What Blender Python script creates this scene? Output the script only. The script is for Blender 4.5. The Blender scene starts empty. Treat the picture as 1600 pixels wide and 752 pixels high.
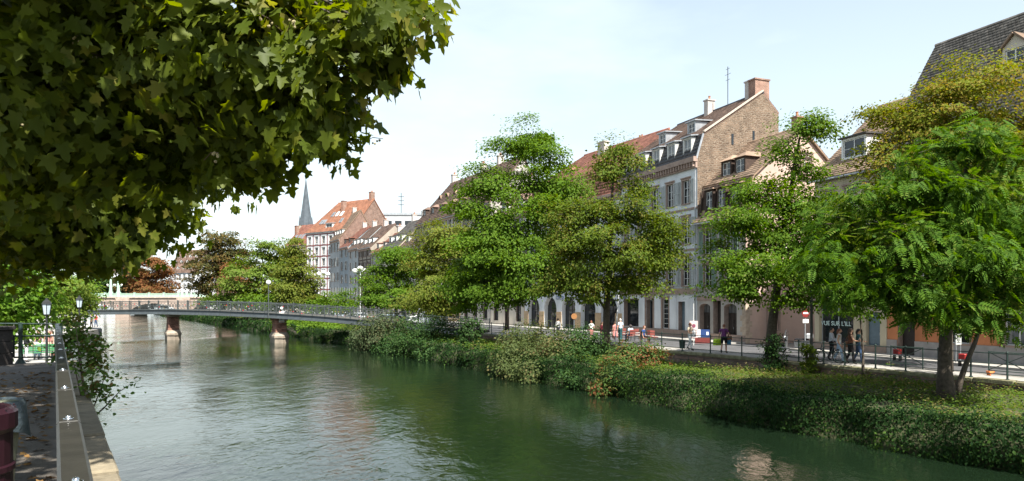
import bpy, bmesh, math, random
import numpy as np
from mathutils import Vector, Matrix
R = math.radians
random.seed(7)
RNG = np.random.default_rng(11)
scene = bpy.context.scene
COL = scene.collection

# ------------------------------------------------------------------ camera
F, CX, HY, HC = 1111.0, 800.0, 470.0, 4.6        # focal length in photo pixels, horizon row, eye height over the water
cam_d = bpy.data.cameras.new('camera')
cam = bpy.data.objects.new('camera', cam_d); COL.objects.link(cam)
cam.location = (0, 0, HC); cam.rotation_euler = (R(90), 0, 0)
cam_d.sensor_width = 36; cam_d.lens = 36*F/1600; cam_d.shift_y = (HY-376)/1600
cam_d.clip_start = 0.05; cam_d.clip_end = 6000
scene.camera = cam

# ------------------------------------------------------------------ sun and sky
SUN_AZ = Vector((0.43, -0.903)).normalized()
SUN_EL = R(55)
to_sun = Vector((SUN_AZ.x*math.cos(SUN_EL), SUN_AZ.y*math.cos(SUN_EL), math.sin(SUN_EL)))
sl = bpy.data.lights.new('sun', 'SUN'); sl.energy = 5.0; sl.angle = R(0.55); sl.color = (1, .955, .87)
so = bpy.data.objects.new('sun', sl); COL.objects.link(so); so.rotation_euler = to_sun.to_track_quat('Z', 'Y').to_euler()
so.location = (20, -40, 60)
world = bpy.data.worlds.new('World'); scene.world = world; world.use_nodes = True
wt = world.node_tree; wt.nodes.clear()
def wn(t): return wt.nodes.new(t)
sky = wn('ShaderNodeTexSky'); sky.sky_type = 'NISHITA'; sky.sun_disc = False
sky.sun_elevation = SUN_EL; sky.sun_rotation = math.atan2(SUN_AZ.x, SUN_AZ.y)
sky.air_density = 1.0; sky.dust_density = 1.2; sky.ozone_density = 1.0
tc = wn('ShaderNodeTexCoord'); mp = wn('ShaderNodeMapping'); mp.inputs['Scale'].default_value = (1, 1, 3.0)
mp.inputs['Location'].default_value = (0.35, 0.1, 0.12)
nz = wn('ShaderNodeTexNoise'); nz.inputs['Scale'].default_value = 1.7; nz.inputs['Detail'].default_value = 6; nz.inputs['Roughness'].default_value = .52
rp = wn('ShaderNodeValToRGB'); rp.color_ramp.elements[0].position = .42; rp.color_ramp.elements[1].position = .66
rp.color_ramp.elements[0].color = (.56, .56, .56, 1); rp.color_ramp.elements[1].color = (1, 1, 1, 1)
mx = wn('ShaderNodeMix'); mx.data_type = 'RGBA'
mx.inputs['B'].default_value = (5.5, 6.2, 6.3, 1)       # sunlit cloud, on the sky texture's own scale
bg = wn('ShaderNodeBackground'); bg.inputs['Strength'].default_value = .084
wo = wn('ShaderNodeOutputWorld')
L = wt.links.new
L(tc.outputs['Generated'], mp.inputs['Vector']); L(mp.outputs[0], nz.inputs['Vector']); L(nz.outputs['Fac'], rp.inputs[0])
sx = wn('ShaderNodeSeparateXYZ'); L(tc.outputs['Generated'], sx.inputs[0])      # thin veil thickest low down, clearer overhead
ez = wn('ShaderNodeMapRange'); ez.inputs['From Min'].default_value = .26; ez.inputs['From Max'].default_value = .6; ez.inputs['To Min'].default_value = 1; ez.inputs['To Max'].default_value = .40
L(sx.outputs['Z'], ez.inputs['Value']); fm_ = wn('ShaderNodeMath'); fm_.operation = 'MULTIPLY'; L(rp.outputs[0], fm_.inputs[0]); L(ez.outputs[0], fm_.inputs[1])
L(fm_.outputs[0], mx.inputs['Factor']); L(sky.outputs[0], mx.inputs['A']); L(mx.outputs['Result'], bg.inputs[0]); L(bg.outputs[0], wo.inputs[0])
scene.view_settings.view_transform = 'Standard'; scene.view_settings.look = 'None'
scene.view_settings.exposure = 1.36; scene.view_settings.gamma = 1
scene.cycles.max_bounces = 7; scene.cycles.transparent_max_bounces = 8
scene.cycles.diffuse_bounces = 3; scene.cycles.glossy_bounces = 3; scene.cycles.transmission_bounces = 4
scene.cycles.caustics_reflective = False; scene.cycles.caustics_refractive = False

# ------------------------------------------------------------------ places
def P(px, py, Y): return Vector(((px-CX)/F*Y, Y, HC+(HY-py)/F*Y))
def G(px, py, z):
    Y = (HC-z)*F/(py-HY); return Vector(((px-CX)/F*Y, Y, z))
def at(px, Y, z): return Vector(((px-CX)/F*Y, Y, z))
ST = 1.4                                                    # street level, right bank
RD = Vector((-.4886, .8725)); RN = Vector((.8725, .4886)); RO = Vector((10., 44.4))
def RP(a, off, z=ST):                                       # along the right quay railing (a metres away from us, off metres towards the street)
    p = RO+RD*a+RN*off; return Vector((p.x, p.y, z))
def ra(px, off=0.):                                         # the a of the point of that line seen at column px
    k = (px-CX)/F; b = RO+RN*off
    return (k*b.y-b.x)/(RD.x-k*RD.y)
LD = Vector((-.541, .841)); LN = Vector((.841, .541)); LO = Vector((.07, 0.))
def LP(a, off, z=2.95):                                     # along the left quay handrail
    p = LO+LD*a+LN*off; return Vector((p.x, p.y, z))
def Q(t): return Vector((15.2+.367*t, 58.3-.93*t))          # near facades
def S(s): return Vector((10.7-.475*s, 69.7+.88*s))          # far facades

# ------------------------------------------------------------------ mesh builder
class MB:
    def __init__(s): s.v = []; s.f = []; s.m = []
    def add(s, vs, fs, m=0):
        n = len(s.v); s.v += [tuple(v) for v in vs]; s.f += [tuple(i+n for i in f) for f in fs]; s.m += [m]*len(fs); return s
    def quad(s, a, b, c, d, m=0): return s.add([a, b, c, d], [(0, 1, 2, 3)], m)
    def box(s, x0, x1, y0, y1, z0, z1, m=0):
        return s.add([(x0,y0,z0),(x1,y0,z0),(x1,y1,z0),(x0,y1,z0),(x0,y0,z1),(x1,y0,z1),(x1,y1,z1),(x0,y1,z1)],
                     [(0,3,2,1),(4,5,6,7),(0,1,5,4),(1,2,6,5),(2,3,7,6),(3,0,4,7)], m)
    def bbox(s, x0, x1, y0, y1, z0, z1, b=.01, m=0):        # box with chamfered vertical edges and top
        pl = [(x0+b,y0),(x1-b,y0),(x1,y0+b),(x1,y1-b),(x1-b,y1),(x0+b,y1),(x0,y1-b),(x0,y0+b)]
        pt = [(min(max(x,x0+b),x1-b), min(max(y,y0+b),y1-b)) for x, y in pl]
        v = [(x,y,z0) for x,y in pl]+[(x,y,z1-b) for x,y in pl]+[(x,y,z1) for x,y in pt]
        f = [tuple(range(7,-1,-1))]
        for k in range(8):
            j = (k+1) % 8; f += [(k,j,8+j,8+k),(8+k,8+j,16+j,16+k)]
        f.append((16,18,20,22)) if b > 0 else None
        f += [(16,17,18),(18,19,20),(20,21,22),(22,23,16)] if b > 0 else []
        return s.add(v, f, m)
    def bar(s, a, b, w, h=None, m=0, up=(0,0,1)):           # box along a segment
        a = Vector(a); b = Vector(b); h = h or w; d = (b-a).normalized(); u = Vector(up)
        if abs(d.dot(u)) > .98: u = Vector((1,0,0)) if abs(d.x) < .9 else Vector((0,1,0))
        r = d.cross(u).normalized(); u = r.cross(d).normalized()
        v = []
        for p in (a, b):
            for i, j in ((-1,-1),(1,-1),(1,1),(-1,1)): v.append(p+r*(i*w/2)+u*(j*h/2))
        return s.add(v, [(3,2,1,0),(4,5,6,7),(0,1,5,4),(1,2,6,5),(2,3,7,6),(3,0,4,7)], m)
    def tube(s, pts, rs, n=6, m=0, cap=True):
        pts = [Vector(p) for p in pts]; k = len(pts)
        if not hasattr(rs, '__len__'): rs = [rs]*k
        vs = []; prev = None
        for i, p in enumerate(pts):
            d = (pts[min(i+1,k-1)]-pts[max(i-1,0)])
            d = d.normalized() if d.length > 1e-9 else Vector((0,0,1))
            if prev is None:
                u = Vector((0,0,1)) if abs(d.z) < .9 else Vector((1,0,0))
                r = d.cross(u).normalized()
            else:
                r = prev-d*prev.dot(d)
                r = r.normalized() if r.length > 1e-6 else d.orthogonal().normalized()
            prev = r; q = d.cross(r)
            for j in range(n):
                t = 2*math.pi*j/n; vs.append(p+(r*math.cos(t)+q*math.sin(t))*rs[i])
        fs = []
        for i in range(k-1):
            for j in range(n):
                jj = (j+1) % n; fs.append((i*n+j, i*n+jj, (i+1)*n+jj, (i+1)*n+j))
        if cap: fs += [tuple(range(n-1,-1,-1)), tuple(range((k-1)*n, k*n))]
        return s.add(vs, fs, m)
    def lathe(s, prof, n=12, c=(0,0,0), m=0):               # prof: (radius, z)
        return s.tube_prof([(Vector(c)+Vector((0,0,z)), r) for r, z in prof], n, m)
    def tube_prof(s, ring, n, m):
        vs = []
        for p, r in ring:
            for j in range(n):
                t = 2*math.pi*j/n; vs.append((p.x+r*math.cos(t), p.y+r*math.sin(t), p.z))
        k = len(ring); fs = []
        for i in range(k-1):
            for j in range(n):
                jj = (j+1) % n; fs.append((i*n+j, i*n+jj, (i+1)*n+jj, (i+1)*n+j))
        fs += [tuple(range(n-1,-1,-1)), tuple(range((k-1)*n, k*n))]
        return s.add(vs, fs, m)
    def prism(s, poly, d, m=0):                              # polygon (3-D points, counter-clockwise against d) pushed along d
        n = len(poly); d = Vector(d); a = [Vector(p) for p in poly]; b = [p+d for p in a]
        fs = [tuple(range(n)), tuple(range(2*n-1, n-1, -1))]
        for i in range(n):
            j = (i+1) % n; fs.append((j, i, n+i, n+j))
        return s.add(a+b, fs, m)
    def ball(s, c, r, n=8, m=0, sc=(1,1,1)):
        c = Vector(c); k = max(4, n//2+1); ring = []
        vs = []; fs = []
        for i in range(k+1):
            th = math.pi*i/k
            for j in range(n):
                ph = 2*math.pi*j/n
                vs.append(c+Vector((r*sc[0]*math.sin(th)*math.cos(ph), r*sc[1]*math.sin(th)*math.sin(ph), -r*sc[2]*math.cos(th))))
        for i in range(k):
            for j in range(n):
                jj = (j+1) % n; fs.append((i*n+j, i*n+jj, (i+1)*n+jj, (i+1)*n+j))
        return s.add(vs, fs, m)
    def xf(s, M):
        s.v = [tuple(M @ Vector(v)) for v in s.v]; return s
    def mesh(s, name, mats, smooth=False):
        me = bpy.data.meshes.new(name); me.from_pydata(s.v, [], s.f)
        for mt in (mats if isinstance(mats, (list, tuple)) else [mats]): me.materials.append(mt)
        if len(set(s.m)) > 1: me.polygons.foreach_set('material_index', s.m)
        if smooth: me.polygons.foreach_set('use_smooth', [True]*len(me.polygons))
        me.update(); return me
    def build(s, name, mats, parent=None, smooth=False, loc=None):
        return link(name, s.mesh(name, mats, smooth), parent, loc)
def link(name, me, parent=None, loc=None, rz=0.):
    o = bpy.data.objects.new(name, me); COL.objects.link(o)
    if parent is not None: o.parent = parent
    if loc is not None: o.location = loc
    if rz: o.rotation_euler.z = rz
    return o
def thing(name, label, cat, loc=(0,0,0), rz=0., group=None):
    o = bpy.data.objects.new(name, None); COL.objects.link(o); o.location = loc; o.rotation_euler = (0,0,rz); o.empty_display_size = .2
    o['label'] = label; o['category'] = cat
    if group: o['group'] = group
    return o
def tag(o, label=None, cat=None, group=None, kind=None):
    for k, v in (('label',label),('category',cat),('group',group),('kind',kind)):
        if v: o[k] = v
    return o
def kids(o): return [c for c in COL.objects if c.parent == o]
def copy_tree(parts, loc, rz, label, group):
    """parts = [root, [(part, [subparts])]] recorded by the builder; copies share mesh data"""
    root, ps = parts
    r = root.copy(); COL.objects.link(r); r.location = loc; r.rotation_euler = (0,0,rz); r['label'] = label; r['group'] = group; root['group'] = group
    for p, subs in ps:
        c = p.copy(); COL.objects.link(c); c.parent = r
        for q in subs:
            d = q.copy(); COL.objects.link(d); d.parent = c
    return r
def family(root):
    ch = {}
    for o in COL.objects:
        if o.parent: ch.setdefault(o.parent.name, []).append(o)
    return root, [(p, ch.get(p.name, [])) for p in ch.get(root.name, [])]

# ------------------------------------------------------------------ materials
_M = {}
def mat(name, c, rough=.75, var=.18, scale=5., bump=0., metal=0., spec=.4, c2=None, bscale=None, island=0., stain=0., coat=0.):
    if name in _M: return _M[name]
    m = bpy.data.materials.new(name); m.use_nodes = True; nt = m.node_tree; b = nt.nodes['Principled BSDF']
    N = nt.nodes.new; K = nt.links.new
    t = N('ShaderNodeTexCoord'); no = N('ShaderNodeTexNoise'); no.inputs['Scale'].default_value = scale; no.inputs['Detail'].default_value = 5
    no.inputs['Roughness'].default_value = .6
    K(t.outputs['Object'], no.inputs['Vector'])
    mixn = N('ShaderNodeMix'); mixn.data_type = 'RGBA'
    a = Vector(c); lo = a*(1-var); hi = Vector(c2) if c2 else a*(1+var)
    if c2: lo = a
    mixn.inputs['A'].default_value = (*lo, 1); mixn.inputs['B'].default_value = (*hi, 1)
    mr = N('ShaderNodeMapRange'); mr.inputs['From Min'].default_value = .3; mr.inputs['From Max'].default_value = .7
    K(no.outputs['Fac'], mr.inputs['Value']); K(mr.outputs[0], mixn.inputs['Factor'])
    out = mixn.outputs['Result']
    if stain:                                              # big weathering patches and runs
        s2 = N('ShaderNodeTexNoise'); s2.inputs['Scale'].default_value = .55; s2.inputs['Detail'].default_value = 4
        mp2 = N('ShaderNodeMapping'); mp2.inputs['Scale'].default_value = (1.6, 1.6, .45); K(t.outputs['Object'], mp2.inputs[0]); K(mp2.outputs[0], s2.inputs['Vector'])
        r2 = N('ShaderNodeMapRange'); r2.inputs['From Min'].default_value = .42; r2.inputs['From Max'].default_value = .72; r2.inputs['To Max'].default_value = stain
        K(s2.outputs['Fac'], r2.inputs['Value'])
        x2 = N('ShaderNodeMix'); x2.data_type = 'RGBA'; x2.inputs['B'].default_value = (*(a*.45), 1); K(r2.outputs[0], x2.inputs['Factor']); K(out, x2.inputs['A']); out = x2.outputs['Result']
    if island:
        g = N('ShaderNodeNewGeometry'); oi = N('ShaderNodeObjectInfo'); ad = N('ShaderNodeMath'); ad.operation = 'ADD'
        fr = N('ShaderNodeMath'); fr.operation = 'FRACT'
        K(g.outputs['Random Per Island'], ad.inputs[0]); K(oi.outputs['Random'], ad.inputs[1]); K(ad.outputs[0], fr.inputs[0])
        hs = N('ShaderNodeHueSaturation'); r3 = N('ShaderNodeMapRange'); r3.inputs['To Min'].default_value = 1-island; r3.inputs['To Max'].default_value = 1+island
        K(fr.outputs[0], r3.inputs['Value']); K(r3.outputs[0], hs.inputs['Value']); K(out, hs.inputs['Color']); out = hs.outputs['Color']
    K(out, b.inputs['Base Color'])
    b.inputs['Roughness'].default_value = rough; b.inputs['Metallic'].default_value = metal; b.inputs['Specular IOR Level'].default_value = spec
    if coat: b.inputs['Coat Weight'].default_value = coat
    if bump:
        n2 = N('ShaderNodeTexNoise'); n2.inputs['Scale'].default_value = bscale or scale*4; n2.inputs['Detail'].default_value = 4
        K(t.outputs['Object'], n2.inputs['Vector'])
        bp = N('ShaderNodeBump'); bp.inputs['Strength'].default_value = bump; bp.inputs['Distance'].default_value = .03
        K(n2.outputs['Fac'], bp.inputs['Height']); K(bp.outputs[0], b.inputs['Normal'])
    _M[name] = m; return m
def leafmat(name, c1, c2, c3=None, f3=.0, trans=.38, rough=.6, spec=.09, tv=1.8):
    """leaf blade: hue drifts leaf by leaf and in broad patches; light passes through"""
    if name in _M: return _M[name]
    m = bpy.data.materials.new(name); m.use_nodes = True; nt = m.node_tree; nt.nodes.clear(); N = nt.nodes.new; K = nt.links.new
    g = N('ShaderNodeNewGeometry'); oi = N('ShaderNodeObjectInfo'); ad = N('ShaderNodeMath'); ad.operation = 'ADD'; fr = N('ShaderNodeMath'); fr.operation = 'FRACT'
    K(g.outputs['Random Per Island'], ad.inputs[0]); K(oi.outputs['Random'], ad.inputs[1]); K(ad.outputs[0], fr.inputs[0])
    rp = N('ShaderNodeValToRGB'); e = rp.color_ramp.elements; e[0].color = (*c1, 1); e[1].color = (*c2, 1); K(fr.outputs[0], rp.inputs[0])
    out = rp.outputs[0]
    if c3:
        t = N('ShaderNodeTexCoord'); no = N('ShaderNodeTexNoise'); no.inputs['Scale'].default_value = .45; no.inputs['Detail'].default_value = 5; no.inputs['Roughness'].default_value = .7
        K(t.outputs['Object'], no.inputs['Vector'])
        a2 = N('ShaderNodeMath'); a2.operation = 'ADD'; m3 = N('ShaderNodeMath'); m3.operation = 'MULTIPLY'; m3.inputs[1].default_value = .35
        K(fr.outputs[0], m3.inputs[0]); K(no.outputs['Fac'], a2.inputs[0]); K(m3.outputs[0], a2.inputs[1])
        mr = N('ShaderNodeMapRange'); th = .92-.55*f3; mr.inputs['From Min'].default_value = th-.06; mr.inputs['From Max'].default_value = th+.06
        K(a2.outputs[0], mr.inputs['Value'])
        x = N('ShaderNodeMix'); x.data_type = 'RGBA'; x.inputs['B'].default_value = (*c3, 1); K(mr.outputs[0], x.inputs['Factor']); K(out, x.inputs['A']); out = x.outputs['Result']
    p = N('ShaderNodeBsdfPrincipled'); p.inputs['Roughness'].default_value = rough; p.inputs['Specular IOR Level'].default_value = spec; K(out, p.inputs['Base Color'])
    tr = N('ShaderNodeBsdfTranslucent'); hs = N('ShaderNodeHueSaturation'); hs.inputs['Hue'].default_value = .487; hs.inputs['Value'].default_value = tv; hs.inputs['Saturation'].default_value = 1.12
    K(out, hs.inputs['Color']); K(hs.outputs[0], tr.inputs['Color'])
    ms = N('ShaderNodeMixShader'); ms.inputs[0].default_value = trans; K(p.outputs[0], ms.inputs[1]); K(tr.outputs[0], ms.inputs[2])
    o = N('ShaderNodeOutputMaterial'); K(ms.outputs[0], o.inputs[0])
    _M[name] = m; return m
def masonry(name, c1, c2, mortar, bw=.45, bh=.16, distort=.5, bump=.6, msize=.018, axes='xz'):
    """courses too small in the picture to tell apart: colour and relief by a brick texture over the wall's own plane"""
    if name in _M: return _M[name]
    m = bpy.data.materials.new(name); m.use_nodes = True; nt = m.node_tree; b = nt.nodes['Principled BSDF']; N = nt.nodes.new; K = nt.links.new
    t = N('ShaderNodeTexCoord'); sp = N('ShaderNodeSeparateXYZ'); K(t.outputs['Object'], sp.inputs[0])
    ad = N('ShaderNodeMath'); ad.operation = 'ADD'; K(sp.outputs['X'], ad.inputs[0]); K(sp.outputs['Y'], ad.inputs[1])
    cb = N('ShaderNodeCombineXYZ'); K(ad.outputs[0], cb.inputs[0]); K(sp.outputs['Z'], cb.inputs[1])
    nd = N('ShaderNodeTexNoise'); nd.inputs['Scale'].default_value = 2.2; nd.inputs['Detail'].default_value = 3; K(t.outputs['Object'], nd.inputs['Vector'])
    vs = N('ShaderNodeVectorMath'); vs.operation = 'SCALE'; vs.inputs['Scale'].default_value = distort*.2; K(nd.outputs['Color'], vs.inputs[0])
    va = N('ShaderNodeVectorMath'); va.operation = 'ADD'; K(cb.outputs[0], va.inputs[0]); K(vs.outputs[0], va.inputs[1])
    br = N('ShaderNodeTexBrick'); br.inputs['Scale'].default_value = 1; br.inputs['Brick Width'].default_value = bw; br.inputs['Row Height'].default_value = bh
    br.inputs['Mortar Size'].default_value = msize; br.inputs['Color1'].default_value = (*c1, 1); br.inputs['Color2'].default_value = (*c2, 1); br.inputs['Mortar'].default_value = (*mortar, 1)
    K(va.outputs[0], br.inputs['Vector'])
    n2 = N('ShaderNodeTexNoise'); n2.inputs['Scale'].default_value = 1.3; n2.inputs['Detail'].default_value = 6; n2.inputs['Roughness'].default_value = .7; K(t.outputs['Object'], n2.inputs['Vector'])
    mr = N('ShaderNodeMapRange'); mr.inputs['From Min'].default_value = .3; mr.inputs['From Max'].default_value = .7; mr.inputs['To Min'].default_value = .62; mr.inputs['To Max'].default_value = 1.25; K(n2.outputs['Fac'], mr.inputs['Value'])
    hs = N('ShaderNodeHueSaturation'); K(br.outputs['Color'], hs.inputs['Color']); K(mr.outputs[0], hs.inputs['Value']); K(hs.outputs[0], b.inputs['Base Color'])
    b.inputs['Roughness'].default_value = .9; b.inputs['Specular IOR Level'].default_value = .2
    mm = N('ShaderNodeMath'); mm.operation = 'MULTIPLY_ADD'; mm.inputs[1].default_value = -1; K(br.outputs['Fac'], mm.inputs[0]); K(n2.outputs['Fac'], mm.inputs[2])
    bp = N('ShaderNodeBump'); bp.inputs['Strength'].default_value = bump; bp.inputs['Distance'].default_value = .04; K(mm.outputs[0], bp.inputs['Height']); K(bp.outputs[0], b.inputs['Normal'])
    _M[name] = m; return m
def glassmat(name, c=(.018,.022,.026), rough=.04):
    if name in _M: return _M[name]
    m = mat(name, c, rough=rough, var=.5, scale=.9, spec=.6); return m

M_GLASS = glassmat('window_glass'); M_GLASS2 = mat('curtained_glass', (.14,.15,.16), rough=.06, var=.45, scale=1.1, spec=.6)
M_WHITEPAINT = mat('white_paint', (.66,.66,.64), rough=.5, var=.06)
M_SAND = mat('sandstone_trim', (.31,.225,.185), rough=.85, var=.22, scale=3, bump=.3)
M_ZINC = mat('zinc', (.36,.38,.40), rough=.45, var=.2, scale=2, metal=.4)
M_IRON = mat('dark_iron', (.018,.02,.02), rough=.5, var=.3)
M_GREENIRON = mat('green_iron', (.022,.042,.036), rough=.45, var=.3, scale=9)
M_BARK = mat('bark', (.075,.06,.046), rough=.95, var=.4, scale=9, bump=.9)
M_BARKG = mat('bark_grey', (.13,.115,.095), rough=.95, var=.4, scale=9, bump=.9)
# ------------------------------------------------------------------ leaves and trees
def npmesh(name, V, Fc, mats, mi=None, smooth=False):
    """V (n,3), Fc (m,k) with one face size"""
    me = bpy.data.meshes.new(name); k = Fc.shape[1]; m = len(Fc)
    me.vertices.add(len(V)); me.vertices.foreach_set('co', np.ascontiguousarray(V, dtype=np.float32).ravel())
    me.loops.add(m*k); me.loops.foreach_set('vertex_index', Fc.astype(np.int32).ravel())
    me.polygons.add(m); me.polygons.foreach_set('loop_start', np.arange(0, m*k, k, dtype=np.int32))
    if smooth: me.polygons.foreach_set('use_smooth', np.ones(m, dtype=bool))
    for mt in (mats if isinstance(mats, (list, tuple)) else [mats]): me.materials.append(mt)
    if mi is not None: me.polygons.foreach_set('material_index', mi.astype(np.int32))
    me.update(calc_edges=True); me.validate(); return me
def unit(a): return a/np.maximum(np.linalg.norm(a, axis=-1, keepdims=True), 1e-9)
def frames(nrm, fwd):
    """orthonormal (right, forward, normal) from normals and wished forward directions"""
    n = unit(nrm); f = fwd-n*np.sum(n*fwd, -1, keepdims=True); f = unit(f); r = np.cross(f, n); return r, f, n
T_LEAF = (np.array([(0,0,0),(.36,.42,.07),(0,1,-.06),(-.36,.42,.07)]), np.array([(0,1,2),(0,2,3)]))
T_OVAL = (np.array([(0,0,0),(.3,.22,.05),(.34,.6,.05),(0,1,-.1),(-.34,.6,.05),(-.3,.22,.05)]), np.array([(0,1,2),(0,2,3),(0,3,4),(0,4,5)]))
# five-lobed plane leaf, slightly cupped, with notches between the lobes
_half = [(.12,-.10),(.30,-.13),(.47,-.02),(.36,.03),(.31,.17),(.45,.24),(.50,.36),(.66,.47),(.46,.50),(.40,.60),(.24,.50),(.22,.68),(.25,.80),(.10,.86)]
_pl = [(0,0)]+_half+[(0,1.08)]+[(-x,y) for x, y in reversed(_half)]
T_PLANE = (np.array([(0,.3,-.05)]+[(x, y, .10*abs(x)-.09*max(0,y-.3)**1.2) for x, y in _pl]),
           np.array([(0, i+1, (i+1) % 30+1) for i in range(30)]))
_h2 = [(.13,-.10),(.44,-.08),(.31,.16),(.64,.44),(.26,.50),(.24,.76)]
_pl2 = [(0,0)]+_h2+[(0,1.06)]+[(-x,y) for x, y in reversed(_h2)]
T_PLANE2 = (np.array([(0,.3,-.05)]+[(x, y, .10*abs(x)-.09*max(0,y-.3)**1.2) for x, y in _pl2]), np.array([(0, i+1, (i+1) % 14+1) for i in range(14)]))
def pinnate(nl=6, ll=.36):
    """a long drooping leaf: paired leaflets on one stalk"""
    V = []; Fc = []
    def bend(y): return -.33*y*y
    for i in range(nl+1):
        y = .22+.78*i/nl
        sides = (1,-1) if i < nl else (0,)
        for sd in sides:
            dx, dy = (sd*.86, .5) if sd else (0, 1.)
            s = ll*(1-.35*i/nl); n = len(V); z0 = bend(y)
            px_, py_ = dy*.17*s, -dx*.17*s
            tip = (dx*s, y+dy*s, z0-.10*s)
            mid = (dx*s*.45, y+dy*s*.45)
            V += [(0,y,z0), (mid[0]+px_*1.3, mid[1]+py_*1.3, z0+.01), tip, (mid[0]-px_*1.3, mid[1]-py_*1.3, z0+.01)]
            Fc += [(n,n+1,n+2),(n,n+2,n+3)]
    n = len(V)
    V += [(-.012,0,0),(.012,0,0),(.006,.6,bend(.6)),(-.006,.6,bend(.6)),(.004,1,bend(1)),(-.004,1,bend(1))]; Fc += [(n,n+1,n+2),(n,n+2,n+3),(n+3,n+2,n+4),(n+3,n+4,n+5)]
    return np.array(V), np.array(Fc)
T_PIN = pinnate()
def scatter(name, pos, nrm, fwd, size, tpl, mt, smooth=False):
    r, f, n = frames(nrm, fwd); T, Fc = tpl; s = size[:, None]
    V = (pos[:, None, :]+(s*1.0)[:, :, None]*(T[None, :, 0:1]*r[:, None, :]+T[None, :, 1:2]*f[:, None, :]+T[None, :, 2:3]*n[:, None, :]))
    k = len(T); FF = (Fc[None]+(np.arange(len(pos))*k)[:, None, None]).reshape(-1, Fc.shape[1])
    return npmesh(name, V.reshape(-1, 3), FF, mt, smooth=smooth)
def sphere_dirs(n):
    v = RNG.normal(size=(n, 3)); return unit(v)
def crown_points(lobes, nclump, nleaf, crad, shell=.55, flat=.45, up=.0):
    """lobes: (centre, (rx,ry,rz)); leaves gather in flattened sprays spread through each lobe, thicker near its skin"""
    vol = np.array([l[1][0]*l[1][2]*(l[2] if len(l) > 2 else 1) for l in lobes]); vol = vol/vol.sum()
    C = []; OUT = []
    for (c, r), w in zip([l[:2] for l in lobes], vol):
        k = max(3, int(nclump*w)); d = sphere_dirs(k)
        rad = shell+(1-shell)*RNG.random(k)**.7; rad[RNG.random(k) < .18] *= .6
        # surface unevenness: some directions pushed out, some in
        wob = 1+.24*np.sin(d[:, 0]*5.1+d[:, 2]*3.7+RNG.random()*6)*np.cos(d[:, 1]*4.3+RNG.random()*6)+.20*np.sin(d[:, 0]*9.3-d[:, 2]*8.1+RNG.random()*6)
        C.append(np.array(c)+d*(rad*wob)[:, None]*np.array(r)); OUT.append(d)
    C = np.concatenate(C); OUT = np.concatenate(OUT); k = len(C)
    per = np.maximum(4, RNG.normal(nleaf/k, nleaf/k*.35, k)).astype(int)
    idx = np.repeat(np.arange(k), per); n = len(idx)
    cs = crad*(.6+.8*RNG.random(k))
    off = np.clip(RNG.normal(size=(n, 3)), -1.7, 1.7)*.55; off[:, 2] *= flat; off[RNG.random(n) < .04] *= 1.45
    h = np.linalg.norm(off[:, :2], axis=1); off[:, 2] -= .22*h
    pos = C[idx]+off*cs[idx][:, None]
    return C, OUT, idx, pos
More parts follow.
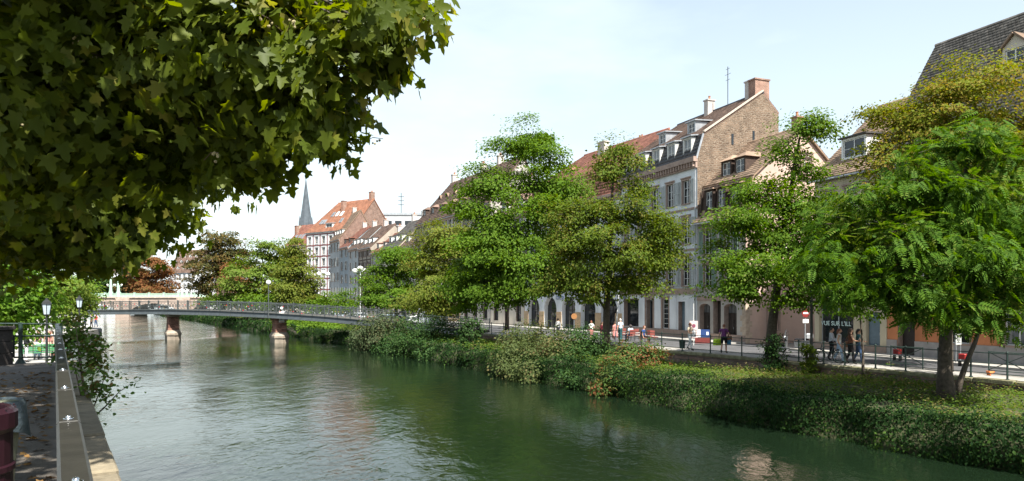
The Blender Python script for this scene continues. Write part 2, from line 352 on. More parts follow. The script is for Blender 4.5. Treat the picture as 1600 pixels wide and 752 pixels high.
def tree(name, label, cat, base, lobes, tr, nclump, nleaf, crad, leaf, lm, tpl=T_LEAF, bark=None, group=None, stems=None, fork=.35, shell=.55, droop=.25, flat=.34, parts300=False, lean=(0,0), limbn=None, limbr=.42, upw=.62, outw=.6, arch=.08, lo=.2):
    bark = bark or M_BARK; base = Vector(base)
    root = thing(name, label, cat, base, 0, group)
    C, OUT, idx, pos = crown_points([(np.array(l[0]-base),)+tuple(l[1:]) for l in lobes], nclump, nleaf, crad, shell, flat)
    n = len(pos)
    out = pos-C[idx]; fwd = unit(out+RNG.normal(size=(n, 3))*.3); fwd[:, 2] -= droop
    cn = OUT+RNG.normal(size=OUT.shape)*.25
    nrm = np.stack([RNG.normal(size=n)*.42, RNG.normal(size=n)*.42, np.ones(n)*upw], 1)+cn[idx]*outw
    sz = leaf*(.65+.7*RNG.random(n))
    npart = 0
    if parts300:
        wp = pos+np.array(base); dist = np.linalg.norm(wp-np.array([0,0,HC]), axis=1)
        vis = (wp[:, 1] > 1) & (np.abs(wp[:, 0]/np.maximum(wp[:, 1], .1)) < .8)
        order = np.argsort(np.where(vis, dist, 1e6)); near = order[:290]; rest = order[290:]
        leaf_objects(pos[near], nrm[near], fwd[near], sz[near], tpl, lm, root)
        me = scatter('leaves', pos[rest], nrm[rest], fwd[rest], sz[rest], T_PLANE2 if tpl is T_PLANE else tpl, lm)
        o = link('leaves', me, root); o['kind'] = 'stuff'
    else:
        link('crown', scatter('crown', pos, nrm, fwd, sz, T_PLANE2 if tpl is T_PLANE else tpl, lm), root)
    # trunk, limbs to the lobes, twigs to the sprays
    b = MB(); lob = [Vector(l[0]-base) for l in lobes]
    top = max(lob, key=lambda v: v.z); zt = top.z
    stems = stems or [((0,0,0), (lean[0], lean[1], 0), tr)]
    for si, (o0, ln, r0) in enumerate(stems):
        o0 = Vector(o0); pts = []; rs = []
        for i in range(9):
            u = i/8; p = o0+Vector((top.x-o0.x, top.y-o0.y, 0))*(u**1.8)*.8+Vector((ln[0]*math.sin(u*3.1), ln[1]*math.sin(u*3.1), zt*u))
            p += Vector((random.uniform(-1,1), random.uniform(-1,1), 0))*r0*.35*(u > 0)
            pts.append(p); rs.append(r0*(1.28 if i == 0 else 1-.86*u**.9))
        b.tube(pts, rs, 9)
        order = sorted(range(len(lob)), key=lambda k: math.hypot(lob[k].x-o0.x, lob[k].y-o0.y)); done = []
        for k in order:
            lc = lob[k]
            if len(stems) > 1 and k % len(stems) != si: continue
            z0 = max(zt*lo, min(zt*.8, lc.z-math.hypot(lc.x-o0.x, lc.y-o0.y)*random.uniform(.5,.9)-.4)); u = z0/zt
            j = min(7, int(u*8)); fr = u*8-j; s0 = pts[j].lerp(pts[j+1], fr); r1 = max(.03, (rs[j]*(1-fr)+rs[j+1]*fr)*limbr*random.uniform(.7,1.15))
            par = min(done, key=lambda q: (lc-q[0]).length) if done else None
            if par and (lc-par[0]).length < .75*(lc-s0).length and par[2] < 4:      # fork off an earlier limb
                s0 = par[0].lerp(par[3], random.uniform(.1,.5)); r1 = par[1]*random.uniform(.5,.7); lv = par[2]+1
            else: lv = 0
            d = lc-s0; m1 = s0+d*.35+Vector((random.uniform(-.2,.2), random.uniform(-.2,.2), arch*d.length)); m2 = s0+d*.7+Vector((random.uniform(-.2,.2), random.uniform(-.2,.2), arch*.8*d.length))
            b.tube([s0, m1, m2, lc], [r1, r1*.75, r1*.55, r1*.36], 6); done.append((lc, r1*.6, lv, m2))
            # twigs
            rl = np.array(lobes[k][1]); dd = np.linalg.norm((C-np.array(lc))/rl, axis=1); own = np.where(dd < 1.25)[0]
            RNG.shuffle(own)
            for q in own[:limbn or 16]:
                cq = Vector(C[q]); st = m2.lerp(lc, random.uniform(0,1)) if random.random() < .7 else m1.lerp(m2, random.random())
                mm = st.lerp(cq, .5)+Vector((random.uniform(-.15,.15), random.uniform(-.15,.15), random.uniform(0,.2)))*crad
                b.tube([st, mm, cq], [r1*.28+.006, r1*.2+.005, .006], 4, cap=False)
    b.build('trunk', bark, root, smooth=True)
    return root, C, pos
_leafmesh = {}
def leaf_objects(pos, nrm, fwd, sz, tpl, lm, root):
    key = (id(tpl[0]), lm.name)
    if key not in _leafmesh:
        out = []
        for q in range(4):
            V = tpl[0].copy(); V[:, 2] += .05*np.sin(V[:, 0]*4+q)+.04*(q-1.5)*V[:, 0]
            out.append(npmesh('leaf', V, tpl[1], lm))
        _leafmesh[key] = out
    r, f, n = frames(nrm, fwd)
    for i in range(len(pos)):
        o = bpy.data.objects.new('leaf', _leafmesh[key][i % 4]); COL.objects.link(o); o.parent = root
        Mx = Matrix((r[i], f[i], n[i])).transposed().to_4x4(); Mx = Matrix.Translation(pos[i]) @ Mx @ Matrix.Scale(float(sz[i]), 4); o.matrix_basis = Mx
def LB(px, py, Y, rx, rz, ry=None):
    """a crown lobe centred on that sight line; radii given in photo pixels at its depth"""
    s = Y/F; return (P(px, py, Y), (rx*s, (ry or (rx+rz)/2)*s, rz*s))
def bush(name, label, base, lobes, nclump, nleaf, crad, leaf, lm, tpl=T_LEAF, group=None, cat='bush', droop=.25):
    base = Vector(base); root = thing(name, label, cat, base, 0, group)
    C, OUT, idx, pos = crown_points([(np.array(l[0]-base),)+tuple(l[1:]) for l in lobes], nclump, nleaf, crad, .5, .7)
    n = len(pos); fwd = unit(pos-C[idx]+OUT[idx]*.4+RNG.normal(size=(n, 3))*.3); fwd[:, 2] -= droop
    nrm = np.stack([RNG.normal(size=n)*.5, RNG.normal(size=n)*.5, np.ones(n)*.6], 1)+OUT[idx]*.8
    link('foliage', scatter('foliage', pos, nrm, fwd, leaf*(.6+.8*RNG.random(n)), tpl, lm), root)
    b = MB(); order = np.arange(len(C)); RNG.shuffle(order)
    for q in order[:26]:
        c = Vector(C[q]); b.tube([(random.uniform(-.15,.15), random.uniform(-.15,.15), -.1), c*.5+Vector((0,0,.15)), c], [.03,.02,.008], 4, cap=False)
    b.build('stem', M_BARK, root)
    return root, C, pos

# ------------------------------------------------------------------ houses
_WM = {}
def window_mesh(w, h, fm, cols=2, rows=3, casing=.0, cm=None, glass=None, arch=False):
    key = (round(w,3), round(h,3), fm.name, cols, rows, casing, cm.name if cm else '', arch)
    if key in _WM: return _WM[key]
    b = MB(); y = .13; t = .055
    b.box(-w/2, -w/2+t, y, y+.06, 0, h); b.box(w/2-t, w/2, y, y+.06, 0, h)
    b.box(-w/2+t, w/2-t, y, y+.06, 0, t); b.box(-w/2+t, w/2-t, y, y+.06, h-t, h)
    for i in range(1, cols):
        x = -w/2+w*i/cols; b.box(x-.035, x+.035, y+.004, y+.056, t, h-t)
    for j in range(1, rows):
        z = h*j/rows
        for i in range(cols):
            xa = -w/2+w*i/cols+(.035 if i else t); xb = -w/2+w*(i+1)/cols-(.035 if i < cols-1 else t)
            b.box(xa, xb, y+.012, y+.046, z-.016, z+.016)
    fr = b.mesh('window', fm)
    g = MB().box(-w/2+.01, w/2-.01, y+.03, y+.038, .01, h-.01).mesh('pane', glass or M_GLASS)
    sl = MB().box(-w/2-.1, w/2+.1, -.1, .12, -.09, -.003).mesh('sill', cm or M_SAND)
    su = None
    if casing:
        c = MB(); k = casing
        c.box(-w/2-k, -w/2-.002, -.045, .09, 0, h+k); c.box(w/2+.002, w/2+k, -.045, .09, 0, h+k); c.box(-w/2-.002, w/2+.002, -.045, .09, h+.002, h+k)
        c.box(-w/2-k-.06, w/2+k+.06, -.11, -.02, h+k+.001, h+k+.09)
        su = c.mesh('surround', cm or M_SAND)
    _WM[key] = (fr, g, sl, su); return _WM[key]
def shutter_mesh(w, h, m):
    key = ('sh', round(w,3), round(h,3), m.name)
    if key in _WM: return _WM[key]
    b = MB(); t = .05
    b.box(0, t, -.075, -.035, 0, h); b.box(w-t, w, -.075, -.035, 0, h); b.box(t, w-t, -.075, -.035, 0, .07); b.box(t, w-t, -.075, -.035, h-.07, h); b.box(t, w-t, -.075, -.035, h*.5-.03, h*.5+.03)
    n = 9
    for i in range(n*2):
        z = .08+(h-.16)*(i+.1)/(n*2)
        b.add([(t,-.045,z+.05),(w-t,-.045,z+.05),(w-t,-.068,z),(t,-.068,z)], [(0,3,2,1),(0,1,2,3)])
    _WM[key] = b.mesh('shutter', m); return _WM[key]
def add_window(root, x, z, w, h, fm, cols=2, rows=3, casing=0, cm=None, shut=None, glass=None, sill=True, open_=True):
    if glass is None and random.random() < .4: glass = M_GLASS2
    fr, g, sl, su = window_mesh(w, h, fm, cols, rows, casing, cm, None)
    o = link('window', fr, root, (x, 0, z)); link('pane', g if not glass else glass_pane(w, h, glass), o)
    if sill: link('sill', sl, o)
    if su: link('surround', su, o)
    if shut:
        sw = w*.5; me = shutter_mesh(sw, h, shut); e = casing+.02
        a = link('shutter', me, o, (-w/2-sw-e*.6, -.012, 0)); c = link('shutter', me, o, (w/2+e*.6, -.012, 0))
        if random.random() < .35: a.rotation_euler.z = -R(random.uniform(4,14))
    return o
def glass_pane(w, h, m):
    key = ('gp', round(w,3), round(h,3), m.name)
    if key not in _WM: _WM[key] = MB().box(-w/2+.01, w/2-.01, .16, .168, .01, h-.01).mesh('pane', m)
    return _WM[key]
def tiles_mesh(b00, b10, b11, b01, tw, th, mt, wave=.02):
    """overlapping courses on a roof slope: each tile a lifted plate with a butt edge"""
    b00, b10, b11, b01 = [np.array(v, float) for v in (b00, b10, b11, b01)]
    n = np.cross(b10-b00, b01-b00); n = n/np.linalg.norm(n); 
    if n[2] < 0: n = -n
    nr = max(2, int(np.linalg.norm(b01-b00)/th)); V = []; 
    for r in range(nr):
        v0, v1 = r/nr, (r+1.15)/nr; v1 = min(v1, 1)
        La, Ra = b00+(b01-b00)*v0, b10+(b11-b10)*v0; Lb, Rb = b00+(b01-b00)*v1, b10+(b11-b10)*v1
        nc = max(1, int(np.linalg.norm(Ra-La)/tw)); sh = .5*(r % 2)
        u0 = np.clip((np.arange(nc+1)-sh)/nc, 0, 1); u1 = np.clip((np.arange(nc+1)+1-sh)/nc, 0, 1); ok = u1-u0 > .002; u0, u1 = u0[ok]+.0006, u1[ok]-.0006; k = len(u0)
        lift = (.035+.018*RNG.random(k))[:, None]; ext = (wave*(RNG.random(k)-.5))[:, None]*(b01-b00)/np.linalg.norm(b01-b00)
        p0 = La+(Ra-La)*u0[:, None]+ext; p1 = La+(Ra-La)*u1[:, None]+ext; q0 = Lb+(Rb-Lb)*u0[:, None]; q1 = Lb+(Rb-Lb)*u1[:, None]
        V.append(np.stack([p0+n*.004, p1+n*.004, p1+n*lift, p0+n*lift, q1+n*.012, q0+n*.012], 1))
    V = np.concatenate(V); k = len(V); base = (np.arange(k)*6)[:, None, None]
    Fc = np.array([(0,1,2,3),(3,2,4,5)])[None]+base
    return npmesh('roof_tiles', V.reshape(-1, 3), Fc.reshape(-1, 4), mt)
def house(name, label, A, B, depth, zb, ze, prof, wallm, roofm, tilem, wins, sidem=None, revm=None, tile=(.24,.3), tilesegs=None, over=(.15,.15), cat='house', group=None, backz=None, hipl=None, hipr=None, nogable=False, eavem=None):
    """A, B: left and right ends of the street front (as one faces it). prof: roof line (y, z) from the front eave back, z above zb.
    wins: list of dicts x,z,w,h,kind. Returns the thing."""
    A = Vector(A); B = Vector(B); d = B-A; w = d.length; rz = math.atan2(d.y, d.x)
    root = thing(name, label, cat, (A.x, A.y, zb), rz, group)
    revm = revm or wallm; sidem = sidem or wallm
    xs = {0., w}; h = prof[0][1]; zs = {0., h}
    holes = []
    for q in wins:
        x0, x1, z0, z1 = q['x']-q['w']/2, q['x']+q['w']/2, q['z'], q['z']+q['h']
        holes.append((x0,x1,z0,z1,q)); xs |= {x0,x1}; zs |= {z0,z1}
    xs = sorted(xs); zs = sorted(zs); b = MB()
    for i in range(len(xs)-1):
        for j in range(len(zs)-1):
            cx, cz = (xs[i]+xs[i+1])/2, (zs[j]+zs[j+1])/2
            if any(a < cx < c and e < cz < g for a,c,e,g,_ in holes): continue
            if xs[i+1]-xs[i] < 1e-5 or zs[j+1]-zs[j] < 1e-5: continue
            b.quad((xs[i],0,zs[j]),(xs[i+1],0,zs[j]),(xs[i+1],0,zs[j+1]),(xs[i],0,zs[j+1]))
    for x0,x1,z0,z1,q in holes:
        D = q.get('deep', .3)
        b.quad((x0,0,z0),(x0,0,z1),(x0,D,z1),(x0,D,z0), 1); b.quad((x1,0,z0),(x1,D,z0),(x1,D,z1),(x1,0,z1), 1)
        b.quad((x0,0,z1),(x1,0,z1),(x1,D,z1),(x0,D,z1), 1); b.quad((x0,0,z0),(x0,D,z0),(x1,D,z0),(x1,0,z0), 1)
        if q.get('arch'):
            r = (x1-x0)/2; xc = (x0+x1)/2; zc = z1-r*q.get('rise', 1.); n = 10; rr = q.get('rise', 1.)
            arc = [(xc-r*math.cos(math.pi*i/n), zc+r*rr*math.sin(math.pi*i/n)) for i in range(n+1)]
            for i in range(n):
                (xa,za),(xb,zb_) = arc[i], arc[i+1]
                b.quad((xa,0,za),(xb,0,zb_),(xb,0,z1),(xa,0,z1)); b.quad((xa,0,za),(xa,D,za),(xb,D,zb_),(xb,0,zb_), 1)
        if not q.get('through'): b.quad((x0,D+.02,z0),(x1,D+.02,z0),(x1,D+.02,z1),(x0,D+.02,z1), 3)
    zbk = prof[-1][1]; yb = min(depth, prof[-1][0])
    for x in (0., w):                                         # end walls follow the roof line
        pl = [(x,0,0),(x,yb,0)]+[(x, min(max(y,0),yb), z-.02) for y, z in [(p[0],p[1]) for p in reversed(prof)]]
        if (x == 0 and hipl) or (x == w and hipr): pl = [(x,0,0),(x,yb,0),(x,yb,min(zbk,h)),(x,0,h)]
        n = len(pl); b.add(pl, [tuple(range(n)) if x > 0 else tuple(range(n-1,-1,-1))], 2)
    b.quad((w,yb,0),(0,yb,0),(0,yb,zbk-.02),(w,yb,zbk-.02), 2)
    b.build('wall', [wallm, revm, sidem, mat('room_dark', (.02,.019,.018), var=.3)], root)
    # roof slabs and tile courses
    rb = MB(); o0, o1 = over; T = .12; tm = []
    pts = [(p[0], p[1]) for p in prof]
    a0, a1 = pts[0], pts[1]; dy, dz = a1[0]-a0[0], a1[1]-a0[1]; ll = math.hypot(dy, dz); ev = .32
    pts[0] = (a0[0]-ev*dy/ll, a0[1]-ev*dz/ll+.03)
    inl = [0]*len(pts); inr = [0]*len(pts)
    if hipl: inl = hipl
    if hipr: inr = hipr
    for i in range(len(pts)-1):
        (y0,z0),(y1,z1) = pts[i], pts[i+1]
        c = [(-o0+inl[i],y0,z0),(w+o1-inr[i],y0,z0),(w+o1-inr[i+1],y1,z1),(-o0+inl[i+1],y1,z1)]
        nn = (Vector(c[1])-Vector(c[0])).cross(Vector(c[3])-Vector(c[0])).normalized(); off = nn*T
        top = [Vector(v)+off for v in c]
        rb.prism([Vector(v) for v in c], off)
        if tilesegs is None or i in tilesegs: tm.append(tiles_mesh(top[0], top[1], top[2], top[3], tile[0], tile[1], tilem[i] if isinstance(tilem, list) else tilem))
    for hp, x, sg in ((hipl, -o0, 1), (hipr, w+o1, -1)):
        if hp:
            k = max(range(len(pts)), key=lambda i: pts[i][1])
            ridge = Vector((x+sg*hp[k], pts[k][0], pts[k][1]))
            fa = Vector((x, pts[0][0], pts[0][1])); ba = Vector((x, pts[-1][0], pts[0][1]))
            tri = [ba, fa, ridge] if sg > 0 else [fa, ba, ridge]
            nn = (tri[1]-tri[0]).cross(tri[2]-tri[0]).normalized(); rb.prism(tri, nn*T)
            tt = [v+nn*T for v in tri]; tm.append(tiles_mesh(tt[0], tt[1], tt[2]+(tt[1]-tt[0])*.002, tt[2], tile[0], tile[1], tilem[0] if isinstance(tilem, list) else tilem))
    ro = rb.build('roof', roofm, root)
    for me in tm:
        o = link('roof_tiles', me, ro); o['kind'] = 'stuff'
    k = max(range(len(pts)), key=lambda i: pts[i][1])
    rc = MB(); x0, x1 = -o0+inl[k], w+o1-inr[k]; nn = max(2, int((x1-x0)/.4))
    for i in range(nn):
        xa = x0+(x1-x0)*i/nn; xb = x0+(x1-x0)*(i+1)/nn+.03; yk, zk = pts[k][0], pts[k][1]+T
        rc.tube([(xa,yk,zk+.0),(xb,yk,zk+.012)], [.15,.135], 8)
    o = rc.build('ridge_tiles', tilem[0] if isinstance(tilem, list) else tilem, ro); o['kind'] = 'stuff'
    for q in wins:
        kd = q.get('kind', 'window')
        if kd == 'window':
            add_window(root, q['x'], q['z'], q['w'], q['h'], q.get('fm', M_WHITEPAINT), q.get('cols',2), q.get('rows',3), q.get('casing',0), q.get('cm'), q.get('shut'), q.get('glass'), q.get('sill', True))
        elif kd == 'door':
            door(root, q)
        elif kd == 'shop':
            shopfront(root, q)
    # gutter and downpipe
    g = MB(); y0, z0 = pts[0]; g.tube([(-o0, y0-.05, z0+.02),(w+o1, y0-.05, z0+.02)], .07, 6); g.build('gutter', M_ZINC, root)
    return root, ro, w
def door(root, q):
    w, h = q['w'], q['h']; m = q.get('m') or M_IRON; b = MB(); D = q.get('deep', .3)-.07
    leafs = q.get('leafs', 2 if w > 1.15 else 1); hd = h-q.get('light', 0)
    for i in range(leafs):
        xa = -w/2+w*i/leafs+.02; xb = -w/2+w*(i+1)/leafs-.02
        b.box(xa, xb, D, D+.05, .02, hd-.02)
        for (za, zc) in ((.1,.36),(.42,.92)):
            b.box(xa+.09, xb-.09, D-.025, D-.001, hd*za, hd*zc)
    o = b.build('door', m, root, loc=(q['x'],0,q['z']))
    MB().tube([(-.07 if leafs > 1 else w*.34, D-.06, hd*.45),(-.07 if leafs > 1 else w*.34, D-.06, hd*.45+.16)], .018, 6).build('handle', M_ZINC, o)
    if q.get('light'):
        g = MB(); g.box(-w/2+.02, w/2-.02, D+.02, D+.03, hd+.03, h-.02); g.build('pane', M_GLASS2, o)
        f = MB(); f.box(-w/2, w/2, D-.01, D+.05, hd-.015, hd+.028)
        for i in (1,2,3): f.box(-w/2+w*i/4-.015, -w/2+w*i/4+.015, D, D+.045, hd+.03, h-.01)
        f.build('transom_bar', m, o)
def shopfront(root, q):
    w, h = q['w'], q['h']; m = q.get('m') or M_IRON; D = q.get('deep', .3)-.1; b = MB(); n = q.get('cols', 2); t = .07; rise = q.get('base', .35)
    b.box(-w/2, w/2, D-.02, D+.08, 0, rise); b.box(-w/2, w/2, D, D+.06, h-.1, h)
    for i in range(n+1):
        x = -w/2+w*i/n; xa = min(max(x-t/2, -w/2), w/2-t); b.box(xa, xa+t, D, D+.06, rise+.001, h-.101)
    if q.get('bar'): b.box(-w/2+t, w/2-t, D+.008, D+.05, q['bar'], q['bar']+.08)
    o = b.build('shop_window', m, root, loc=(q['x'],0,q['z']))
    for i in range(n):
        xa = -w/2+w*i/n+.03; xb = -w/2+w*(i+1)/n-.03
        MB().box(xa, xb, D+.026, D+.036, rise+.002, h-.1).build('pane', q.get('glass') or M_GLASS, o)
    return o
def grid(xs, z, w, h, **k): return [dict(x=x, z=z, w=w, h=h, **k) for x in xs]
def chimney(ro, x, y, z0, z1, sx, sy, m, pots=1, cap=None):
    b = MB(); b.box(x-sx/2, x+sx/2, y-sy/2, y+sy/2, z0, z1); b.box(x-sx/2-.07, x+sx/2+.07, y-sy/2-.07, y+sy/2+.07, z1+.002, z1+.12)
    for i in range(pots):
        px_ = x-sx/2+sx*(i+.5)/pots; b.lathe([(.11,z1+.121),(.095,z1+.45),(.12,z1+.46),(.12,z1+.5)], 8, (px_,y,0), 1)
    return b.build('chimney', [m, mat('clay_pot', (.34,.16,.09))], ro)
def dormer(root, x, y, z, w, h, L_, wallm, roofm, fm=None, kind='gable', tilem=None, glass=None):
    """stands on the slope at (x,y,z): front box, cheeks, own roof running back L_ metres"""
    fm = fm or M_WHITEPAINT; b = MB(); t = .14
    b.box(-w/2, -w/2+t, 0, .1, 0, h); b.box(w/2-t, w/2, 0, .1, 0, h); b.box(-w/2+t, w/2-t, 0, .1, 0, .1); b.box(-w/2+t, w/2-t, 0, .1, h-.12, h)
    b.box(-w/2+.004, -w/2+.08, .102, L_, .0, h-.003); b.box(w/2-.08, w/2-.004, .102, L_, 0, h-.003)
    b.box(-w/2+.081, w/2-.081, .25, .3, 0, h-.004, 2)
    e = .16
    if kind == 'shed':
        b.prism([(-w/2-e,-e,h+.002),(w/2+e,-e,h+.002),(w/2+e,L_,h+.12),(-w/2-e,L_,h+.12)], (0,0,.1), 1)
    elif kind == 'gable':
        rh = w*.5
        for s in (-1, 1):
            pl = [(s*(w/2+e),-e,h-e*rh/(w/2)),(0,-e,h+rh),(0,L_,h+rh),(s*(w/2+e),L_,h-e*rh/(w/2))]
            b.prism(pl if s < 0 else pl[::-1], (s*.05,0,.09), 1)
        b.add([(-w/2,.02,h),(w/2,.02,h),(0,.02,h+rh-.02)], [(0,1,2)])
    elif kind == 'hip':
        rh = w*.42
        v = [(-w/2-e,-e,h),(w/2+e,-e,h),(w/2+e,L_,h),(-w/2-e,L_,h),(0,w*.5,h+rh),(0,L_,h+rh)]
        b.add(v, [(0,1,4),(1,2,5,4),(3,0,4,5),(0,3,2,1)], 1)
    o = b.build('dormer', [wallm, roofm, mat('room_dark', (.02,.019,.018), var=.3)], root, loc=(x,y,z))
    fr, g, sl, su = window_mesh(w-2*t-.01, h-.23, fm, 2, 2, 0, None, glass)
    link('window', fr, o, (0,-.06,.105)); link('pane', glass_pane(w-2*t-.01, h-.23, glass or M_GLASS), o, (0,-.06,.105))
    return o
# ------------------------------------------------------------------ ground, water, banks
M_ASPH = mat('asphalt', (.075,.075,.078), rough=.9, var=.25, scale=1.2, bump=.25, bscale=60)
M_PAVE = mat('pavement_slabs', (.30,.285,.26), rough=.9, var=.18, scale=1.5, bump=.15, bscale=30)
M_KERB = mat('kerb_stone', (.36,.34,.31), rough=.85, var=.2, scale=2, bump=.2, island=.12)
M_SOIL = mat('soil', (.045,.05,.02), rough=1, var=.4, scale=2, bump=.5)
M_EARTH = mat('ground_earth', (.16,.15,.13), rough=1, var=.3, scale=.3)
M_PATH = mat('path_grit', (.10,.088,.075), rough=.95, var=.35, scale=1.4, bump=.35, bscale=45)
M_QUAYFLOOR = mat('quay_paving', (.30,.29,.27), rough=.9, var=.15, scale=.8)
M_MOSSY = mat('mossy_coping', (.16,.15,.09), rough=.95, var=.4, scale=3, bump=.5, island=.15)
M_REDWALL = masonry('quay_masonry', (.20,.125,.10), (.15,.115,.095), (.10,.085,.075), .5, .2, .5)
M_TANWALL = masonry('retaining_masonry', (.40,.33,.26), (.34,.29,.235), (.26,.23,.2), .6, .25, .4)

def strip(name, pa, pb, mt, kind='structure'):
    b = MB(); 
    for i in range(len(pa)-1): b.quad(pa[i], pa[i+1], pb[i+1], pb[i])
    return tag(b.build(name, mt), kind=kind)
aa = [-80, -40, 0, 40, 80, 120, 200, 320, 620]
b = MB()
b.add([RP(-300,0,ST-.03), RP(900,0,ST-.03), RP(900,4000,ST-.03), RP(-300,4000,ST-.03)], [(0,3,2,1)])
b.add([LP(-300,.3,.97), LP(1200,.3,.97), LP(1200,-4000,.97), LP(-300,-4000,.97)], [(0,1,2,3)])
b.add([(-900,560,1.3),(300,560,1.3),(900,4500,1.3),(-4000,4500,1.3)], [(0,1,2,3)])
tag(b.build('ground', M_EARTH), kind='structure')
# the roadway, the riverside footway and the footway along the houses
def fr_q(t, o): p = Q(t); return Vector((p.x-.93*o, p.y-.367*o))
def fr_s(s, o): p = S(s); return Vector((p.x-.88*o, p.y-.475*o))
front = [fr_q(t, 0) for t in (60, 40, 25, 12)]+[fr_q(0,0)]+[fr_s(s,0) for s in (0, 20, 40, 80, 140, 200)]
av = [-60, -35, -20, -8, 4, 16, 32, 52, 92, 152, 205]
strip('road', [RP(a, 1.7, ST) for a in av], [Vector((p.x+.2,p.y,ST)) for p in front], M_ASPH)
b = MB()
for i in range(-34, 110):
    a0, a1 = i*1.6, i*1.6+1.592
    b.prism([RP(a0,.03,ST-.1),RP(a0,1.55,ST-.1),RP(a1,1.55,ST-.1),RP(a1,.03,ST-.1)], (0,0,.21))
tag(b.build('riverside_pavement', M_PAVE), kind='structure')
b = MB()
for i in range(-34, 110):
    a0, a1 = i*1.6+.4, i*1.6+1.99
    b.prism([RP(a0,1.555,ST-.1),RP(a0,1.72,ST-.1),RP(a1,1.72,ST-.1),RP(a1,1.555,ST-.1)], (0,0,.225))
tag(b.build('kerb', M_KERB), kind='structure')
inn = [fr_q(t, -.3) for t in (50, 18)]+[fr_q(12.7, -.3)]; out = [fr_q(t, 2.1) for t in (50, 18)]+[fr_q(12.7, 2.1)]
def slabwalk(inn, out):
    b = MB(); k = MB()
    for i in range(len(inn)-1):
        n = max(1, int((inn[i+1]-inn[i]).length/1.2))
        for j in range(n):
            u, v = j/n, (j+.99)/n
            p0 = inn[i].lerp(inn[i+1],u); p1 = inn[i].lerp(inn[i+1],v); q0 = out[i].lerp(out[i+1],u); q1 = out[i].lerp(out[i+1],v)
            b.prism([(p.x,p.y,ST-.05) for p in (p0,q0,q1,p1)], (0,0,.165))
            e0 = q0+(q0-p0).normalized()*.005; e1 = q1+(q1-p1).normalized()*.005; f0 = e0+(q0-p0).normalized()*.15; f1 = e1+(q1-p1).normalized()*.15
            k.prism([(p.x,p.y,ST-.05) for p in (e0,f0,f1,e1)], (0,0,.175))
    tag(b.build('pavement', M_PAVE), kind='structure'); tag(k.build('kerb', M_KERB), kind='structure')
slabwalk(inn, out)
slabwalk([fr_q(5.9,-.3), fr_q(0,-.3), fr_s(0,-.3), fr_s(60,-.3), fr_s(150,-.3)], [fr_q(5.9,2.1), fr_q(0,2.1), fr_s(0,2.1), fr_s(60,2.1), fr_s(150,2.1)])

# water
def water_mat():
    m = bpy.data.materials.new('river_water'); m.use_nodes = True; nt = m.node_tree; bs = nt.nodes['Principled BSDF']; N = nt.nodes.new; K = nt.links.new
    bs.inputs['Base Color'].default_value = (.006,.013,.006,1); bs.inputs['Roughness'].default_value = .03; bs.inputs['IOR'].default_value = 1.42
    bs.inputs['Specular IOR Level'].default_value = .5
    t = N('ShaderNodeTexCoord'); mp = N('ShaderNodeMapping'); mp.inputs['Rotation'].default_value = (0,0,R(-28)); mp.inputs['Scale'].default_value = (1.25,.8,1)
    K(t.outputs['Object'], mp.inputs[0])
    a = N('ShaderNodeTexNoise'); a.inputs['Scale'].default_value = .9; a.inputs['Detail'].default_value = 3; a.inputs['Distortion'].default_value = .6
    c = N('ShaderNodeTexNoise'); c.inputs['Scale'].default_value = 3.2; c.inputs['Detail'].default_value = 4; c.inputs['Distortion'].default_value = .8
    g = N('ShaderNodeTexNoise'); g.inputs['Scale'].default_value = .09; g.inputs['Detail'].default_value = 2     # gusts: calm and ruffled patches
    for n in (a, c, g): K(mp.outputs[0], n.inputs['Vector'])
    mr = N('ShaderNodeMapRange'); mr.inputs['From Min'].default_value = .35; mr.inputs['From Max'].default_value = .65; mr.inputs['To Min'].default_value = .22; mr.inputs['To Max'].default_value = 1.25; K(g.outputs['Fac'], mr.inputs['Value'])
    m1 = N('ShaderNodeMath'); m1.operation = 'MULTIPLY_ADD'; m1.inputs[1].default_value = .42; K(c.outputs['Fac'], m1.inputs[0]); K(a.outputs['Fac'], m1.inputs[2])
    m2 = N('ShaderNodeMath'); m2.operation = 'MULTIPLY'; K(m1.outputs[0], m2.inputs[0]); K(mr.outputs[0], m2.inputs[1])
    bp = N('ShaderNodeBump'); bp.inputs['Strength'].default_value = 1; bp.inputs['Distance'].default_value = .05; K(m2.outputs[0], bp.inputs['Height']); K(bp.outputs[0], bs.inputs['Normal'])
    return m
b = MB(); b.add([(-900,-80,0),(160,-80,0),(160,700,0),(-900,700,0)], [(0,1,2,3)])
tag(b.build('water', water_mat()), kind='structure')

# the planted bank under the right quay
def edge(a): return -9.6 if a < 40 else -9.6-(a-40)*.043
def wob(a, o): return .5*math.sin(a*.71+o*1.3)+.3*math.sin(a*1.9-o*.9+1)+.2*math.sin(a*3.7+o*2.7)
def terr(a):
    if a < -14: return 1.02
    if a < -4: return 1.02-.42*(a+14)/10
    if a < 10: return .6+.25*(a+4)/14
    return .85
def bank_pt(a, v):
    """v 0..1: foot of the wall up over the lip and back to the quay wall"""
    e = edge(a)+.12*math.sin(a*.9)+.1*math.sin(a*2.3)
    if v < .4:
        u = v/.4; o = e+.75*u**2+.05; z = -.3+1.42*math.sin(u*math.pi/2)
        o += .26*wob(a, z*3)+.15*wob(a*.4+3, z); 
    else:
        u = (v-.4)/.6; o0 = e+.8; o = o0+(-.33-o0)*u; t = terr(a)
        z = 1.12*(1-u)**1.5+t*(1-(1-u)**1.5)+(.16*wob(a, o)+.14*wob(a*.37+2, o*.5))*(1-u**3)+.10*math.sin(u*3.1)
    return RP(a, o, z)
b = MB(); va = [-60+i*.6 for i in range(0, 200)]+[60+i*3. for i in range(0, 62)]; nv = 26
for a in va:
    for j in range(nv): b.v.append(tuple(bank_pt(a, j/(nv-1))))
